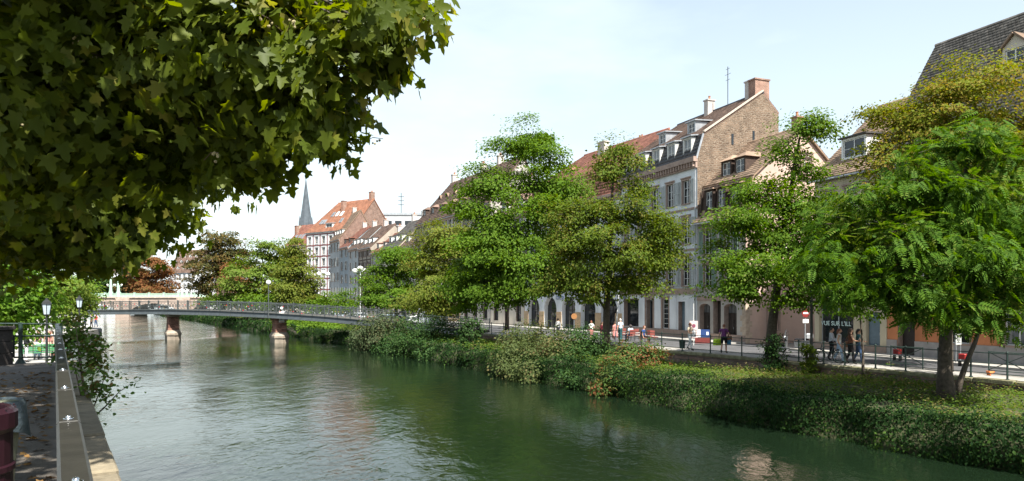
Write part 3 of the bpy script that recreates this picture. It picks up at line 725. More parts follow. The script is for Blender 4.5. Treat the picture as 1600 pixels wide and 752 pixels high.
for i in range(len(va)-1):
    for j in range(nv-1): k = i*nv+j; b.f.append((k,k+1,k+nv+1,k+nv)); b.m.append(0)
tag(b.build('bank', M_SOIL, smooth=True), kind='structure')
# ivy over it
L_IVY = leafmat('ivy_leaf', (.010,.027,.008), (.022,.050,.012), (.06,.11,.02), .15, trans=.18, rough=.65, spec=.05)
L_COVER = leafmat('ground_cover_leaf', (.055,.10,.016), (.105,.165,.024), (.17,.14,.055), .22, trans=.38)
def ivy(name, a0, a1, n, size, vlo, vhi, lm, lift):
    a = a0+(a1-a0)*RNG.random(n); v = vlo+(vhi-vlo)*RNG.random(n)
    p = np.array([bank_pt(x, y) for x, y in zip(a, v)]); q = np.array([bank_pt(x+.05, y) for x, y in zip(a, v)]); r = np.array([bank_pt(x, min(y+.01, 1)) if y < .98 else bank_pt(x, y-.01) for x, y in zip(a, v)])
    nn = unit(np.cross(r-p, q-p)); nn[nn[:, 2] < 0] *= -1
    rv = np.array([RN.x, RN.y, 0.]); flip = (v < .3) & (nn@rv > 0); nn[flip] *= -1
    clump = np.array([max(0, wob(x*2.1, y*9)) for x, y in zip(a, v)])
    p = p+nn*(lift*(RNG.random(n)**1.4)*(.45+1.1*clump))[:, None]
    face = v < .42; nf = nn.copy(); nf[face, 2] *= .25
    nr = nf+RNG.normal(size=(n,3))*np.where(face, .26, .42)[:, None]+np.array([0,0,.25])*(~face)[:, None]; fw = RNG.normal(size=(n,3))*.5+np.array([0,0,-.9])
    return tag(link(name, scatter(name, p, nr, fw, size*(.6+.8*RNG.random(n)), T_LEAF, lm)), kind='stuff')
ivy('ivy', -34, 8, 60000, .088, .03, .52, L_IVY, .42)
ivy('ivy', 8, 60, 26000, .15, .03, .6, L_IVY, .4)
ivy('ivy', 60, 220, 20000, .34, .03, .7, L_IVY, .5)
ivy('ground_cover', -34, 8, 52000, .095, .45, 1, L_COVER, .42)
ivy('ground_cover', 8, 60, 30000, .16, .48, 1, L_COVER, .42)
ivy('ground_cover', 60, 220, 12000, .34, .55, 1, L_COVER, .3)

# right quay wall with its coping
def wall_thing(label, pts_fn, a0, a1, step, z0, z1, th, wallm, copm, copw, coph, name='quay_wall'):
    o = pts_fn(a0, 0, z0); root = thing(name, label, 'wall', o); b = MB()
    n = int((a1-a0)/3)+1
    for i in range(n):
        x0, x1 = a0+(a1-a0)*i/n, a0+(a1-a0)*(i+1)/n
        b.prism([pts_fn(x0,-th,z0)-o, pts_fn(x0,0,z0)-o, pts_fn(x1,0,z0)-o, pts_fn(x1,-th,z0)-o], (0,0,z1-z0))
    b.build('wall', wallm, root)
    k = int((a1-a0)/step); shared = None
    d = (pts_fn(1,0,0)-pts_fn(0,0,0)).normalized(); rz = math.atan2(d.y, d.x)
    sg = 1 if pts_fn(0,1,0).dot(Vector((-d.y,d.x,0))) > pts_fn(0,0,0).dot(Vector((-d.y,d.x,0))) else -1
    vs = []
    for q in range(4):
        c = MB(); y0, y1 = sorted((sg*copw[0], sg*copw[1])); c.bbox(.006, step-.008, y0, y1, 0, coph+.012*(q-1.5), .022); vs.append(c.mesh('coping_stone', copm))
    for i in range(k):
        p = pts_fn(a0+i*step, 0, z1+.002)-o
        c = link('coping_stone', vs[random.randrange(4)], root, p, rz+random.uniform(-.003,.003))
    return root
wall_thing('low reddish masonry quay wall with mossy coping under the street railing', RP, -36, 110, 1.5, -.1, ST-.04, .32, M_REDWALL, M_MOSSY, (-.40, .02), .15)

# ---- left quay: upper path, its river wall, lower quay beyond
M_TANCOP = mat('tan_coping', (.19,.16,.11), rough=.95, var=.35, scale=4, bump=.5, island=.12)
M_OLDWALL = masonry('old_quay_wall', (.22,.19,.155), (.17,.15,.12), (.12,.105,.09), .6, .28, .4)
b = MB(); o0 = -14
b.prism([LP(-12,o0,.5),LP(-12,.1,.5),LP(22.8,.1,.5),LP(22.8,o0,.5)], (0,0,2.45))
tag(b.build('path', M_PATH), kind='structure')
wall_thing('old stone river wall carrying the handrail along the upper path', LP, -12, 24, 1.1, -.5, 2.84, -.38, M_OLDWALL, M_TANCOP, (.02, .46), .13)
# LP off grows towards the river, so the wall body spans off 0..+.38
b = MB()
b.prism([LP(22.9,-9,.2),LP(22.9,.6,.2),LP(90,.6,.2),LP(104,5.0,.2),LP(240,6,.2),LP(240,-9,.2)], (0,0,.82))
tag(b.build('lower_quay', M_QUAYFLOOR), kind='structure')
t = thing('stone_buttress', 'pinkish stone block jutting from the river wall below the handrail', 'stone block', LP(5.9,.47,0))
bb = MB(); bb.bbox(0,1.5,-.0,.34,-.4,2.45,.03); bt = bb.build('block', mat('pink_stone',(.42,.30,.26),var=.2,scale=4,bump=.3), t); t.rotation_euler.z = math.atan2(LD.y, LD.x)-0
bt.rotation_euler.z = 0; bt.scale = (1,-1,1)
# tall retaining wall at the back of the lower quay
t = thing('retaining_wall', 'tall tan stone wall along the back of the lower quay behind the bench', 'wall', LP(24,-6.5,1))
b = MB(); o = LP(24,-6.5,1); b.prism([LP(24,-7.2,1)-o, LP(24,-6.5,1)-o, LP(150,-6.0,1)-o, LP(150,-6.7,1)-o], (0,0,3.1)); b.build('wall', M_TANWALL, t)
# ------------------------------------------------------------------ houses, right quay
M_PWHITE = mat('white_plaster', (.70,.72,.74), rough=.9, var=.08, scale=.7, bump=.12, bscale=12, stain=.35)
M_PGREY = mat('grey_plaster', (.40,.37,.34), rough=.9, var=.14, scale=.8, bump=.12, bscale=12, stain=.5)
M_PPINK = mat('pink_plaster', (.50,.36,.30), rough=.9, var=.10, scale=.6, bump=.12, bscale=12, stain=.30)
M_PBEIGE = mat('beige_plaster', (.50,.43,.31), rough=.9, var=.10, scale=.6, bump=.12, bscale=12, stain=.35)
M_PORANGE = mat('orange_plaster', (.50,.19,.085), rough=.9, var=.14, scale=.6, bump=.12, bscale=12, stain=.4)
M_PCREAM = mat('cream_plaster', (.56,.50,.42), rough=.9, var=.10, scale=.6, bump=.12, bscale=12, stain=.4)
M_PBLUE = mat('pale_blue_plaster', (.46,.52,.57), rough=.9, var=.08, scale=.6, bump=.1, bscale=12, stain=.35)
M_POCHRE = mat('ochre_plaster', (.46,.34,.19), rough=.9, var=.1, scale=.6, bump=.1, bscale=12, stain=.4)
M_PFAR1 = mat('grey_white_plaster', (.36,.38,.39), rough=.9, var=.12, scale=.6, stain=.5)
M_PFAR2 = mat('blue_grey_plaster', (.27,.31,.34), rough=.9, var=.12, scale=.6, stain=.5)
M_PFAR3 = mat('drab_plaster', (.34,.30,.25), rough=.9, var=.12, scale=.6, stain=.5)
M_REV = mat('reveal_stone', (.27,.21,.18), rough=.9, var=.2, scale=3)
M_GABLE = masonry('rubble_gable', (.21,.145,.10), (.11,.075,.052), (.235,.19,.145), .38, .15, 2.4, 1.0, .028)
M_BRICKDK = masonry('brick_band', (.27,.13,.09), (.21,.105,.075), (.24,.19,.16), .25, .08, .2)
M_TBROWN = mat('brown_tile', (.150,.098,.075), rough=.9, var=.3, scale=1.1, island=.34)
M_TGREY = mat('grey_tile', (.105,.097,.088), rough=.92, var=.3, scale=1.3, island=.36)
M_TRED = mat('red_tile', (.24,.105,.075), rough=.9, var=.25, scale=1., island=.28)
M_TORANGE = mat('orange_tile', (.31,.14,.085), rough=.9, var=.18, scale=.8, island=.2)
M_TPALE = mat('weathered_tile', (.26,.18,.125), rough=.9, var=.3, scale=1.2, island=.32)
M_SLATE = mat('slate', (.030,.033,.042), rough=.5, var=.3, scale=2, island=.3)
M_TIMBER = mat('dark_timber', (.055,.035,.026), rough=.85, var=.3, scale=6, bump=.3)
M_SHGREEN = mat('green_shutter', (.20,.30,.24), rough=.7, var=.12, scale=3)
M_SHGREY = mat('grey_shutter', (.42,.44,.43), rough=.7, var=.12, scale=3)
M_SHWHITE = mat('white_shutter', (.52,.52,.50), rough=.7, var=.1, scale=3)
M_SHBROWN = mat('brown_shutter', (.16,.12,.10), rough=.7, var=.15, scale=3)
M_DOORDK = mat('dark_door', (.028,.021,.018), rough=.6, var=.3, scale=4)
M_DOORBL = mat('blue_grey_door', (.13,.18,.22), rough=.6, var=.15, scale=3)
M_CHIM = mat('rendered_chimney', (.44,.40,.37), rough=.9, var=.25, scale=1.5, bump=.2)
M_CHIMBR = masonry('brick_chimney', (.34,.15,.095), (.25,.115,.08), (.30,.24,.2), .24, .08, .3)

def cornice(root, w, z, m, hgt=.55, dep=.4, brackets=True, z2=None):
    b = MB(); b.box(-.05, w+.05, -dep, -.003, z, z+hgt*.45); b.box(-.02, w+.02, -dep*.45, -.004, z-hgt*.55, z-.003)
    if brackets:
        n = int(w/.38)
        for i in range(n): x = w*(i+.5)/n; b.box(x-.07, x+.07, -dep*.88, -dep*.452, z-hgt*.42, z-.004)
    return b.build('cornice', m, root)
def band(root, w, z, h, m, d=.07, name='stone_band'): return MB().box(0, w, -d, -.003, z, z+h).build(name, m, root)

# 1 --- white house, mansard and rubble gable
cols = [1.35, 3.7, 6.05, 8.4, 10.75]
W = grid(cols, 4.45, 1.0, 2.45, casing=.17, shut=M_SHGREY, rows=4)+grid(cols, 7.95, 1.0, 2.2, casing=.17, shut=M_SHGREY, rows=4)+grid(cols, 11.35, 1.0, 1.95, casing=.17, shut=M_SHGREY, rows=3, cm=M_SAND)
W += [dict(x=1.9, z=.75, w=2.7, h=2.65, kind='shop', cols=1, base=.02, m=M_SAND, deep=.45), dict(x=5.2, z=.02, w=1.15, h=3.25, kind='shop', cols=2, base=.3, m=M_DOORBL, deep=.5),
      dict(x=7.7, z=.75, w=1.0, h=2.6, kind='window', cols=1, rows=6, sill=True, casing=.16), dict(x=10.1, z=.02, w=.95, h=3.1, kind='door', m=M_DOORBL, deep=.45)]
HW, RW, w = house('house', 'tall white house with slate mansard and bare rubble gable under a big chimney', Q(-12.3), Q(0), 8.4, ST, 14.7,
    [(0,14.9),(.72,16.9),(6.7,20.9),(8.4,19.3)], M_PWHITE, M_TBROWN, [M_SLATE, M_TBROWN, M_TBROWN], W, sidem=M_GABLE, revm=M_REV, tile=(.3,.32), over=(.1,.0))
cornice(HW, w, 14.62, M_SAND, .9, .42)
band(HW, w, 3.75, .5, M_SAND, .12); band(HW, w, 7.35, .18, M_SAND); band(HW, w, 10.75, .18, M_SAND)
for x0, x1 in ((3.45,4.4),(6.0,7.0),(8.4,9.4),(10.85,11.9)): MB().box(x0, x1, -.06, -.004, .75, 3.6).build('pilaster', M_PWHITE, HW)
MB().box(0, w, -.09, -.005, 0, .7).build('plinth', M_SAND, HW)
fs = MB(); fs.box(4.45, 5.95, -.10, -.003, 3.3, 3.72); fs.box(4.45,4.6,-.1,-.003,.72,3.29); fs.box(5.8,5.95,-.1,-.003,.72,3.29); fs.build('shop_surround', M_SAND, HW)
for x in cols[:]: dormer(HW, x, .10, 15.15, 1.2, 1.75, .75, M_SHWHITE, M_ZINC, kind='shed', glass=M_GLASS2)
for x in (4.4, 8.9): dormer(RW, x, 1.85, 17.75, 1.15, 1.05, 2.1, M_ZINC, M_ZINC, kind='shed')
chimney(RW, w-.55, 6.75, 20.3, 22.1, .85, 1.5, M_CHIMBR, pots=0); chimney(RW, w-1.35, 6.75, 20.4, 22.2, .7, 1.1, M_CHIM, pots=0); chimney(RW, w-6.9, 6.4, 19.8, 22.0, .6, .8, M_CHIM, pots=1)
MB().tube([(w-.02,-.08,14.85),(w-.02,.60,16.95)],.09,6).build('gable_flashing', M_ZINC, HW)
v = MB(); v.prism([(w-.12,.65,17.06),(w+.1,.65,17.06),(w+.1,6.72,21.08),(w-.12,6.72,21.08)], (0,-.04,.13)); v.build('verge_coping', mat('old_mortar',(.42,.36,.30),var=.3,scale=5), RW)
for y in (3.4, 5.6): MB().box(w+.002, w+.03, y, y+.22, 15.6+.2*y, 16.5+.2*y).build('slit_window', M_GLASS, HW)
MB().tube([(w-.16,-.1,14.9),(w-.16,-.1,.2)], .06, 8).build('downpipe', M_ZINC, HW)
an = MB(); ax = w-4.6; an.tube([(ax,6.7,20.8),(ax,6.7,24.6)], .035, 5)
for z, l in ((24.4,.55),(23.9,.8),(23.4,.6)): an.tube([(ax-l/2,6.7,z),(ax+l/2,6.7,z)], .018, 4)
an.build('antenna', M_IRON, RW)

# 2 --- brown house with timber attic storey, pink gable on the side street
W = grid([1.35,3.95], 4.2, 1.0, 1.9, shut=M_SHGREEN, casing=.12)+grid([1.35,3.95], 6.95, 1.0, 1.9, shut=M_SHGREEN, casing=.12)
W += [dict(x=.95, z=.02, w=1.4, h=2.95, kind='door', m=M_DOORDK, light=.75, arch=True, rise=.45, deep=.5), dict(x=4.1, z=.02, w=1.5, h=2.95, kind='door', m=M_DOORDK, light=.75, arch=True, rise=.45, deep=.5),
      dict(x=2.5, z=.02, w=.95, h=3.3, kind='door', m=M_DOORDK, deep=.5)]
HB, RB, w = house('house', 'narrow brown house with timbered attic, green shutters and a sunlit pink gable', Q(.03), Q(5.9), 10, ST, 9.6,
    [(-.3,9.55),(.25,10.05),(.6,12.45),(5.2,16.4),(10,12.2)], M_PGREY, M_TPALE, M_TPALE, W, sidem=M_PPINK, revm=M_REV, tile=(.26,.3), tilesegs=[0,2,3], over=(.05,.22))
t = MB()
t.prism([(0,.2,10.05),(w,.2,10.05),(w,.5,12.4),(0,.5,12.4)], (0,-.06,.02))
for x in (.25,1.05,2.0,2.5,3.4,4.3,5.2,5.7): t.prism([(x-.09,.05,10.1),(x+.09,.05,10.1),(x+.09,.36,12.35),(x-.09,.36,12.35)], (0,-.06,.02))
t.build('timber_cladding', M_TIMBER, HB)
for x in (1.45,3.0,4.6): dormer(HB, x, .02, 10.45, 1.05, 1.6, .5, M_TIMBER, M_TPALE, kind='shed')
for x in (2.1,3.75): dormer(RB, x, 1.2, 13.1, 1.25, 1.25, 1.9, M_TIMBER, M_TPALE, kind='hip')
band(HB, w, 3.2, .35, M_SAND, .08)
MB().box(.0, w, -.06, -.003, 0, .6).build('plinth', M_SAND, HB)
qs = [MB().bbox(0,.62,0,.42,0,.41,.015).mesh('quoin', mat('quoin_stone',(.42,.33,.25),var=.25,scale=3,bump=.3,island=.12)), MB().bbox(0,.40,0,.62,0,.41,.015).mesh('quoin', _M['quoin_stone'])]
for i in range(9): link('quoin', qs[i % 2], HB, (w-(.60 if i % 2 == 0 else .38), -.03, .01+i*.42))
for i in range(8): link('quoin', qs[i % 2], HB, (w-(.60 if i % 2 == 0 else .38)+.022, -.02+.0, 3.86+i*.7)) if i < 0 else None
g = dict(w=.95, h=1.5)
for y, z in ((2.6,10.4),(5.6,12.9),(7.2,10.4),(2.4,1.0),(7.4,7.2),(3.8,7.2)):   # windows of the pink gable
    o = link('window', window_mesh(.95,1.5,M_WHITEPAINT,2,3,.13,M_SAND)[0], HB, (w+.14,y,z), R(90)); link('pane', window_mesh(.95,1.5,M_WHITEPAINT,2,3,.13,M_SAND)[1], o)
    link('surround', window_mesh(.95,1.5,M_WHITEPAINT,2,3,.13,M_SAND)[3], o, (0,-.1,0)); link('sill', window_mesh(.95,1.5,M_WHITEPAINT,2,3,.13,M_SAND)[2], o, (0,-.1,0))
chimney(RB, w-1.2, 6.0, 15.3, 17.6, .6, .6, M_CHIMBR)

# 3 --- beige corner house with the optician's shop
W = grid([1.2,2.85,4.5], 8.7, .85, 1.55, casing=.1)+grid([1.2,2.85,4.5], 5.6, .85, 1.7, casing=.1, shut=M_SHWHITE)
W += [dict(x=1.75, z=.25, w=2.75, h=2.95, kind='shop', cols=2, base=.05, arch=True, rise=.35, deep=.35, m=M_ZINC), dict(x=4.55, z=.02, w=1.0, h=2.5, kind='door', m=M_DOORBL)]
HO, RO_, w = house('house', 'beige corner house over the lettered shop window with grey tiled roof', Q(12.6), Q(18.1), 11, ST, 11.1, [(0,11.1),(6,16.4),(11,11.4)], M_PBEIGE, M_TGREY, M_TPALE, W, revm=M_PBEIGE, tile=(.2,.24), over=(.25,.0))
dormer(RO_, 2.2, 1.0, 12.2, 1.9, 1.35, 2.2, M_WHITEPAINT, M_TGREY, kind='shed')
MB().box(0, w, -.05, -.003, 0, .55).build('plinth', M_SAND, HO); band(HO, w, 3.55, .22, M_SAND)
def text(s, name, parent, loc, size, m, rz=0., ex=.008, rot=None, align='CENTER'):
    c = bpy.data.curves.new(name, 'FONT'); c.body = s; c.size = size; c.extrude = ex; c.align_x = align; c.materials.append(m)
    q = bpy.data.objects.new(name, c); COL.objects.link(q); me = bpy.data.meshes.new_from_object(q.evaluated_get(bpy.context.evaluated_depsgraph_get())); bpy.data.objects.remove(q)
    o = bpy.data.objects.new(name, me); COL.objects.link(o); o.parent = parent; o.location = loc; o.rotation_euler = rot or (R(90), 0, rz); return o
M_LETTER = mat('white_lettering', (.62,.78,.76), rough=.5, var=.03)
text("VUE SUR L'ILL", 'lettering', HO, (1.55, .215, 1.62), .40, M_LETTER)
chimney(RO_, w-.6, 6.4, 15.8, 18.1, .7, .8, M_CHIMBR, pots=0)

# 4 --- orange house, big steep grey roof
xs4 = [3.0,5.1,7.3,9.6,12,14.4]
W = grid(xs4, 4.3, 1.0, 1.9, casing=.13, shut=M_SHWHITE)+grid(xs4, 7.3, 1.0, 1.8, casing=.13, shut=M_SHWHITE)+grid([.9]+xs4, 10.1, .95, 1.5, casing=.13)
W += [dict(x=1.25, z=.02, w=1.1, h=2.75, kind='door', m=M_DOORDK, deep=.45), dict(x=4.3, z=.95, w=1.35, h=1.75, kind='window', cols=2, rows=1, casing=.12), dict(x=7.4, z=1.0, w=1.3, h=1.8, kind='window', cols=2, rows=2, casing=.16), dict(x=10.5, z=.9, w=1.3, h=1.8, kind='window', cols=2, rows=2, casing=.16)]
HR, RR, w = house('house', 'orange house with grey stone base under a big steep grey tiled roof', Q(18.15), Q(36), 9, ST, 12.1, [(0,12.1),(4.2,18.5),(8.6,12.1)], M_PORANGE, M_TGREY, M_TGREY, W, revm=M_SAND, tile=(.21,.23), over=(.15,.2))
MB().box(0, .68, -.07, -.003, 0, .95).build('plinth', mat('grey_base',(.30,.28,.27),var=.2,scale=2,bump=.2), HR); MB().box(1.82, w, -.07, -.003, 0, .93).build('plinth', _M['grey_base'], HR)
dormer(RR, 5.9, 2.05, 15.3, 1.25, 1.05, 2.0, M_PCREAM, M_TPALE, kind='gable')
dormer(RR, 2.6, .7, 13.2, 1.3, 1.2, 1.4, M_PCREAM, M_TGREY, kind='gable'); dormer(RR, 10.5, .7, 13.2, 1.3, 1.2, 1.4, M_PCREAM, M_TGREY, kind='gable')

# 5 --- arcaded house: white arches on sandstone piers, red mansard
W = []
for x in (2.1,5.9,9.7,13.5,17.2): W.append(dict(x=x, z=.02, w=2.7, h=3.6, kind='shop', cols=2, base=.1, bar=2.1, arch=True, deep=.6, m=M_DOORDK))
cols = [1.6,4.2,6.8,9.4,12,14.6,17.2]
W += grid(cols, 5.2, 1.1, 2.2, casing=.15, shut=M_SHGREY)+grid(cols, 8.7, 1.1, 2.1, casing=.15, shut=M_SHGREY)+grid(cols, 11.7, 1.05, 1.6, casing=.15, shut=M_SHGREY)
HA, RA, w = house('house', 'white arcaded house with sandstone piers and red two-slope mansard roof', S(19.2), S(.08), 10, ST, 14.6, [(0,13.9),(1.3,16.9),(6,20.6),(10,16)], M_PWHITE, M_TRED, M_TRED, W, sidem=M_BRICKDK, revm=M_PWHITE, tile=(.34,.36), hipl=[0,.6,4.2,0])
cornice(HA, w, 13.6, M_SAND, .6, .35); band(HA, w, 4.3, .3, M_SAND, .08)
for x in (.35,4.0,7.8,11.6,15.35,18.8): MB().box(x-.52, x+.52, -.05, -.003, .0, 1.95).build('pier_facing', mat('pier_stone',(.44,.31,.19),var=.2,scale=3,bump=.2), HA)
dormer(RA, 6.0, 2.4, 17.0, 1.4, 1.2, 2.2, M_TIMBER, M_TRED, kind='hip'); dormer(RA, 12.0, 2.4, 17.0, 1.4, 1.2, 2.2, M_TIMBER, M_TRED, kind='hip')
chimney(RA, 9.0, 5.2, 18.6, 21.2, 1.3, .7, M_CHIM, pots=0); chimney(RA, 14.5, 6.2, 18.6, 20.6, .8, .6, M_CHIMBR, pots=2)
for x, q in ((8.2,.55),(7.4,.75)):
    pass
# 6..: row further off, each a house of its own
def row(label, s0, s1, ze, zr, wallm, roofm, nf=4, shut=None, prof=None, dm=None, nd=2, dk='gable', zg=3.6, chim=1, chm=None, hipl=None, hipr=None, sidem=None, cm=None, tile=(.42,.42), nw=None, timber=False):
    A, B = S(s1), S(s0); w = (B-A).length; nw = nw or max(2, int(w/2.6)); xs = [w*(i+.5)/nw for i in range(nw)]; fh = (ze-zg)/(nf-1); W = []
    for f in range(nf-1): W += grid(xs, zg+fh*f+.75, 1.0, min(1.9, fh-1.1), shut=shut, casing=.12 if cm else 0, cm=cm, rows=3)
    for i, x in enumerate(xs): W.append(dict(x=x, z=.02, w=1.2, h=2.6, kind='door', m=M_DOORDK) if i % 3 == 1 else dict(x=x, z=.6, w=1.3, h=2.2, kind='shop', cols=2, m=M_DOORDK, base=.05))
    D = 9.; prof = prof or [(0,ze),(D*.55,zr),(D,ze)]
    root, ro, w = house('house', label, A, B, D, ST, ze, prof, wallm, roofm, roofm, W, sidem=sidem, revm=M_REV, tile=tile, over=(.12,.12), hipl=hipl, hipr=hipr)
    cornice(root, w, ze-.35, cm or M_SAND, .5, .28, False); band(root, w, zg-.2, .25, cm or M_SAND)
    sl = (prof[1][1]-prof[0][1])/max(.1, prof[1][0]-prof[0][0])
    for i in range(nd):
        x = w*(i+.5)/nd; y = .75; z = prof[0][1]+sl*y
        if len(prof) > 3: y = .1; z = prof[0][1]+.3
        dormer(ro, x, y, z-.1, 1.25, 1.35, max(.8, 1.5/max(sl,.5)), dm or wallm, roofm, kind=dk)
    for i in range(chim): chimney(ro, w*(.2+.6*i), D*.6, zr-.9, zr+1.5, .6, .9, chm or M_CHIM, pots=2)
    if timber:
        t = MB()
        for f in range(1, nf-1):
            z0 = zg+fh*f
            t.box(0, w, -.05, -.003, z0, z0+.22)
            for i in range(nw+1):
                x = min(max(w*i/nw, .12), w-.12); t.box(x-.11, x+.11, -.045, -.004, z0+.222, z0+fh-.01)
                if i < nw: t.bar((x+.2,-.024,z0+.25),(x+.65,-.024,z0+fh-.1),.04,.18)
        t.build('timber_frame', M_TIMBER, root)
    return root, ro, w
row('cream house behind the tallest maple with brown tiled roof and white dormers', 19.3, 28.5, 14.0, 18.4, M_PCREAM, M_TBROWN, 5, M_SHGREY, dm=M_WHITEPAINT)
row('dark brown gabled house left of the tallest maple, hidden to the eaves', 28.6, 38.0, 16.4, 22.8, M_PGREY, M_TBROWN, 5, M_SHBROWN, dm=M_TIMBER)
H8, R8, w = row('half-timbered house with a great brown roof and three rows of dormers', 38.1, 56.4, 16.0, 22.6, M_POCHRE, M_TBROWN, 5, M_SHWHITE, nd=5, dk='hip', dm=M_TIMBER, chim=2, timber=True, sidem=M_PBLUE, hipl=[0,3.2,0], nw=7)
for x in (3.5,6.5,9.5,12.5): dormer(R8, x, 2.9, 19.1, 1.1, .9, 1.4, M_TIMBER, M_TPALE, kind='gable')
row('grey house with brown roof and a zinc skylight beside the timbered house', 56.6, 64.6, 12.6, 17.6, M_PGREY, M_TBROWN, 4, M_SHGREY, nd=2, dk='shed', dm=M_WHITEPAINT, chm=M_CHIM)
row('cream house under a dark roof with white front dormers and a wide chimney', 64.7, 73.4, 13.2, 18.0, M_PCREAM, M_TGREY, 4, M_SHWHITE, nd=3, dk='shed', dm=M_WHITEPAINT, chim=2)
row('small house with a faded red roof between two dark roofs', 73.5, 81.5, 12.6, 16.6, M_PGREY, M_TRED, 4, M_SHGREY, nd=2, dk='shed', dm=M_PGREY, chim=1)
row('beige house with rows of timber window bands and brown tiles', 81.6, 90.3, 14.0, 18.6, M_PFAR3, M_TBROWN, 5, M_SHBROWN, nd=3, dk='shed', dm=M_WHITEPAINT, timber=True)
row('pale blue-white house with grey shutters behind the right street lamp', 90.4, 98.0, 14.4, 19.2, M_PFAR1, M_TBROWN, 5, M_SHWHITE, nd=3, dk='shed', dm=M_WHITEPAINT)
row('slim grey-blue house with three shuttered storeys and red-brown roof', 98.1, 105.4, 15.2, 19.6, M_PFAR2, M_TRED, 5, M_SHGREY, nd=2, dk='shed', dm=M_TIMBER)
row('pale house with attic window band beneath a steep brick-brown gable roof', 105.5, 114.0, 17.4, 24.0, M_PFAR1, M_TPALE, 5, M_SHGREY, nd=4, dk='shed', dm=M_WHITEPAINT, sidem=M_BRICKDK)
# large block with orange roof, turned to face us
A, B = Vector((P(478,0,176).x, 176.)), Vector((P(552,0,166).x, 166.)); W = []; w = (B-A).length
for f in range(6): W += grid([1.5+i*2.6 for i in range(int(w/2.6))], 3.6+f*2.7, 1.15, 1.7, casing=.14, cm=M_WHITEPAINT)
HX, RX, w = house('apartment_building', 'large building with bright orange roof and red timbered front at the row end', A, B, 12, ST, 20.0, [(0,20.0),(6.5,27.6),(12,21)], M_PWHITE, M_TORANGE, M_TORANGE, W, revm=M_REV, tile=(.45,.45), hipl=[0,4.6,0], sidem=M_BRICKDK)
t = MB(); mred = mat('red_timber', (.17,.055,.05), var=.2)
for f in range(7): t.box(0, w, -.06, -.003, 3.05+f*2.7, 3.32+f*2.7)
for i in range(int(w/2.6)+1):
    x = min(.2+i*2.6, w-.15); t.box(x-.15, x+.15, -.055, -.004, 3.33, 19.2)
t.build('timber_frame', mred, HX)
sk = (27.6-20.0)/6.5
def skylight(ro, x, y, z0, sl, wd, ln, m):
    n = Vector((0,-sl,1)).normalized(); b = MB(); c = [Vector((x-wd/2,y,z0+sl*y)),Vector((x+wd/2,y,z0+sl*y)),Vector((x+wd/2,y+ln,z0+sl*(y+ln))),Vector((x-wd/2,y+ln,z0+sl*(y+ln)))]
    b.prism([v+n*.16 for v in c], n*.09); o = b.build('skylight', M_ZINC, ro); b2 = MB(); e = .08
    c2 = [c[0]+Vector((e,0,0)), c[1]-Vector((e,0,0)), c[2]-Vector((e,0,0)), c[3]+Vector((e,0,0))]; b2.prism([v+n*.252 for v in c2], n*.01); b2.build('pane', m, o)
for x, y, m in ((3.6,1.6,M_GLASS2),(4.7,1.6,M_GLASS2),(6.0,3.2,M_GLASS2),(7.6,3.2,M_WHITEPAINT),(9.2,3.2,M_WHITEPAINT),(10.8,1.6,M_GLASS2)): skylight(RX, x, y, 20.0, sk, .95, 1.0, m)
chimney(RX, 8.6, 4.6, 24.6, 27.6, .8, 1.1, M_CHIMBR, pots=0); chimney(RX, w-.8, 6.6, 26.8, 29.3, .7, 1.3, M_CHIMBR, pots=2)
dormer(RX, 8.0, .5, 20.3, 2.4, 1.6, 1.2, M_WHITEPAINT, M_ZINC, kind='shed')
# lower red-brown house left of it
A, B = Vector((P(447,0,200).x, 200.)), Vector((P(481,0,194).x, 194.))
W = grid([1.5,3.6], 4, 1, 1.6)+grid([1.5,3.6], 7.5, 1, 1.6)+grid([1.5,3.6], 11, 1, 1.6)
H9, R9, w = house('house', 'lower house with rust-red roof and skylights left of the orange roof', A, B, 10, ST, 18.6, [(0,18.6),(5.5,24.6),(10,18.6)], M_PCREAM, M_TRED, M_TRED, W, tile=(.45,.45), revm=M_REV)
for x in (1.6,3.4,4.9): skylight(R9, x, 1.6, 18.6, 6/5.5, 1.0, 1.2, M_GLASS2)
chimney(R9, .5, 3.2, 20.8, 24.4, .9, .9, M_CHIMBR, pots=0)
# church spire
c = P(478, 345, 330); t = thing('church_tower', 'slender grey slate church spire with corner pinnacles behind the orange roof', 'church', (c.x, c.y, ST))
mt = mat('spire_slate', (.075,.09,.105), rough=.95, var=.2, scale=.6)
b = MB(); zb_ = 38.; b.box(-2.5,2.5,-2.5,2.5,0,zb_); b.build('tower', M_TANWALL, t)
b = MB(); zt = 4.6+190/F*330-ST
ring = [(3.3,zb_+.01),(2.5,zb_+4),(1.75,zb_+9),(.1,zt)]
b.lathe(ring, 8); b.build('spire', mt, t)
for sx, sy in ((-2.2,-2.2),(2.2,-2.2),(2.2,2.2),(-2.2,2.2)): MB().lathe([(.5,zb_),(.5,zb_+1.6),(.05,zb_+4.5)], 6, (sx,sy,0)).build('pinnacle', mt, t)
MB().tube([(0,0,zt-.2),(0,0,zt+3)], .09, 5).build('finial', M_IRON, t)
for sx in (-1.1,1.1): MB().box(sx-.4, sx+.4, -2.56, -2.503, zb_-8, zb_-3).build('louvre', M_SLATE, t)

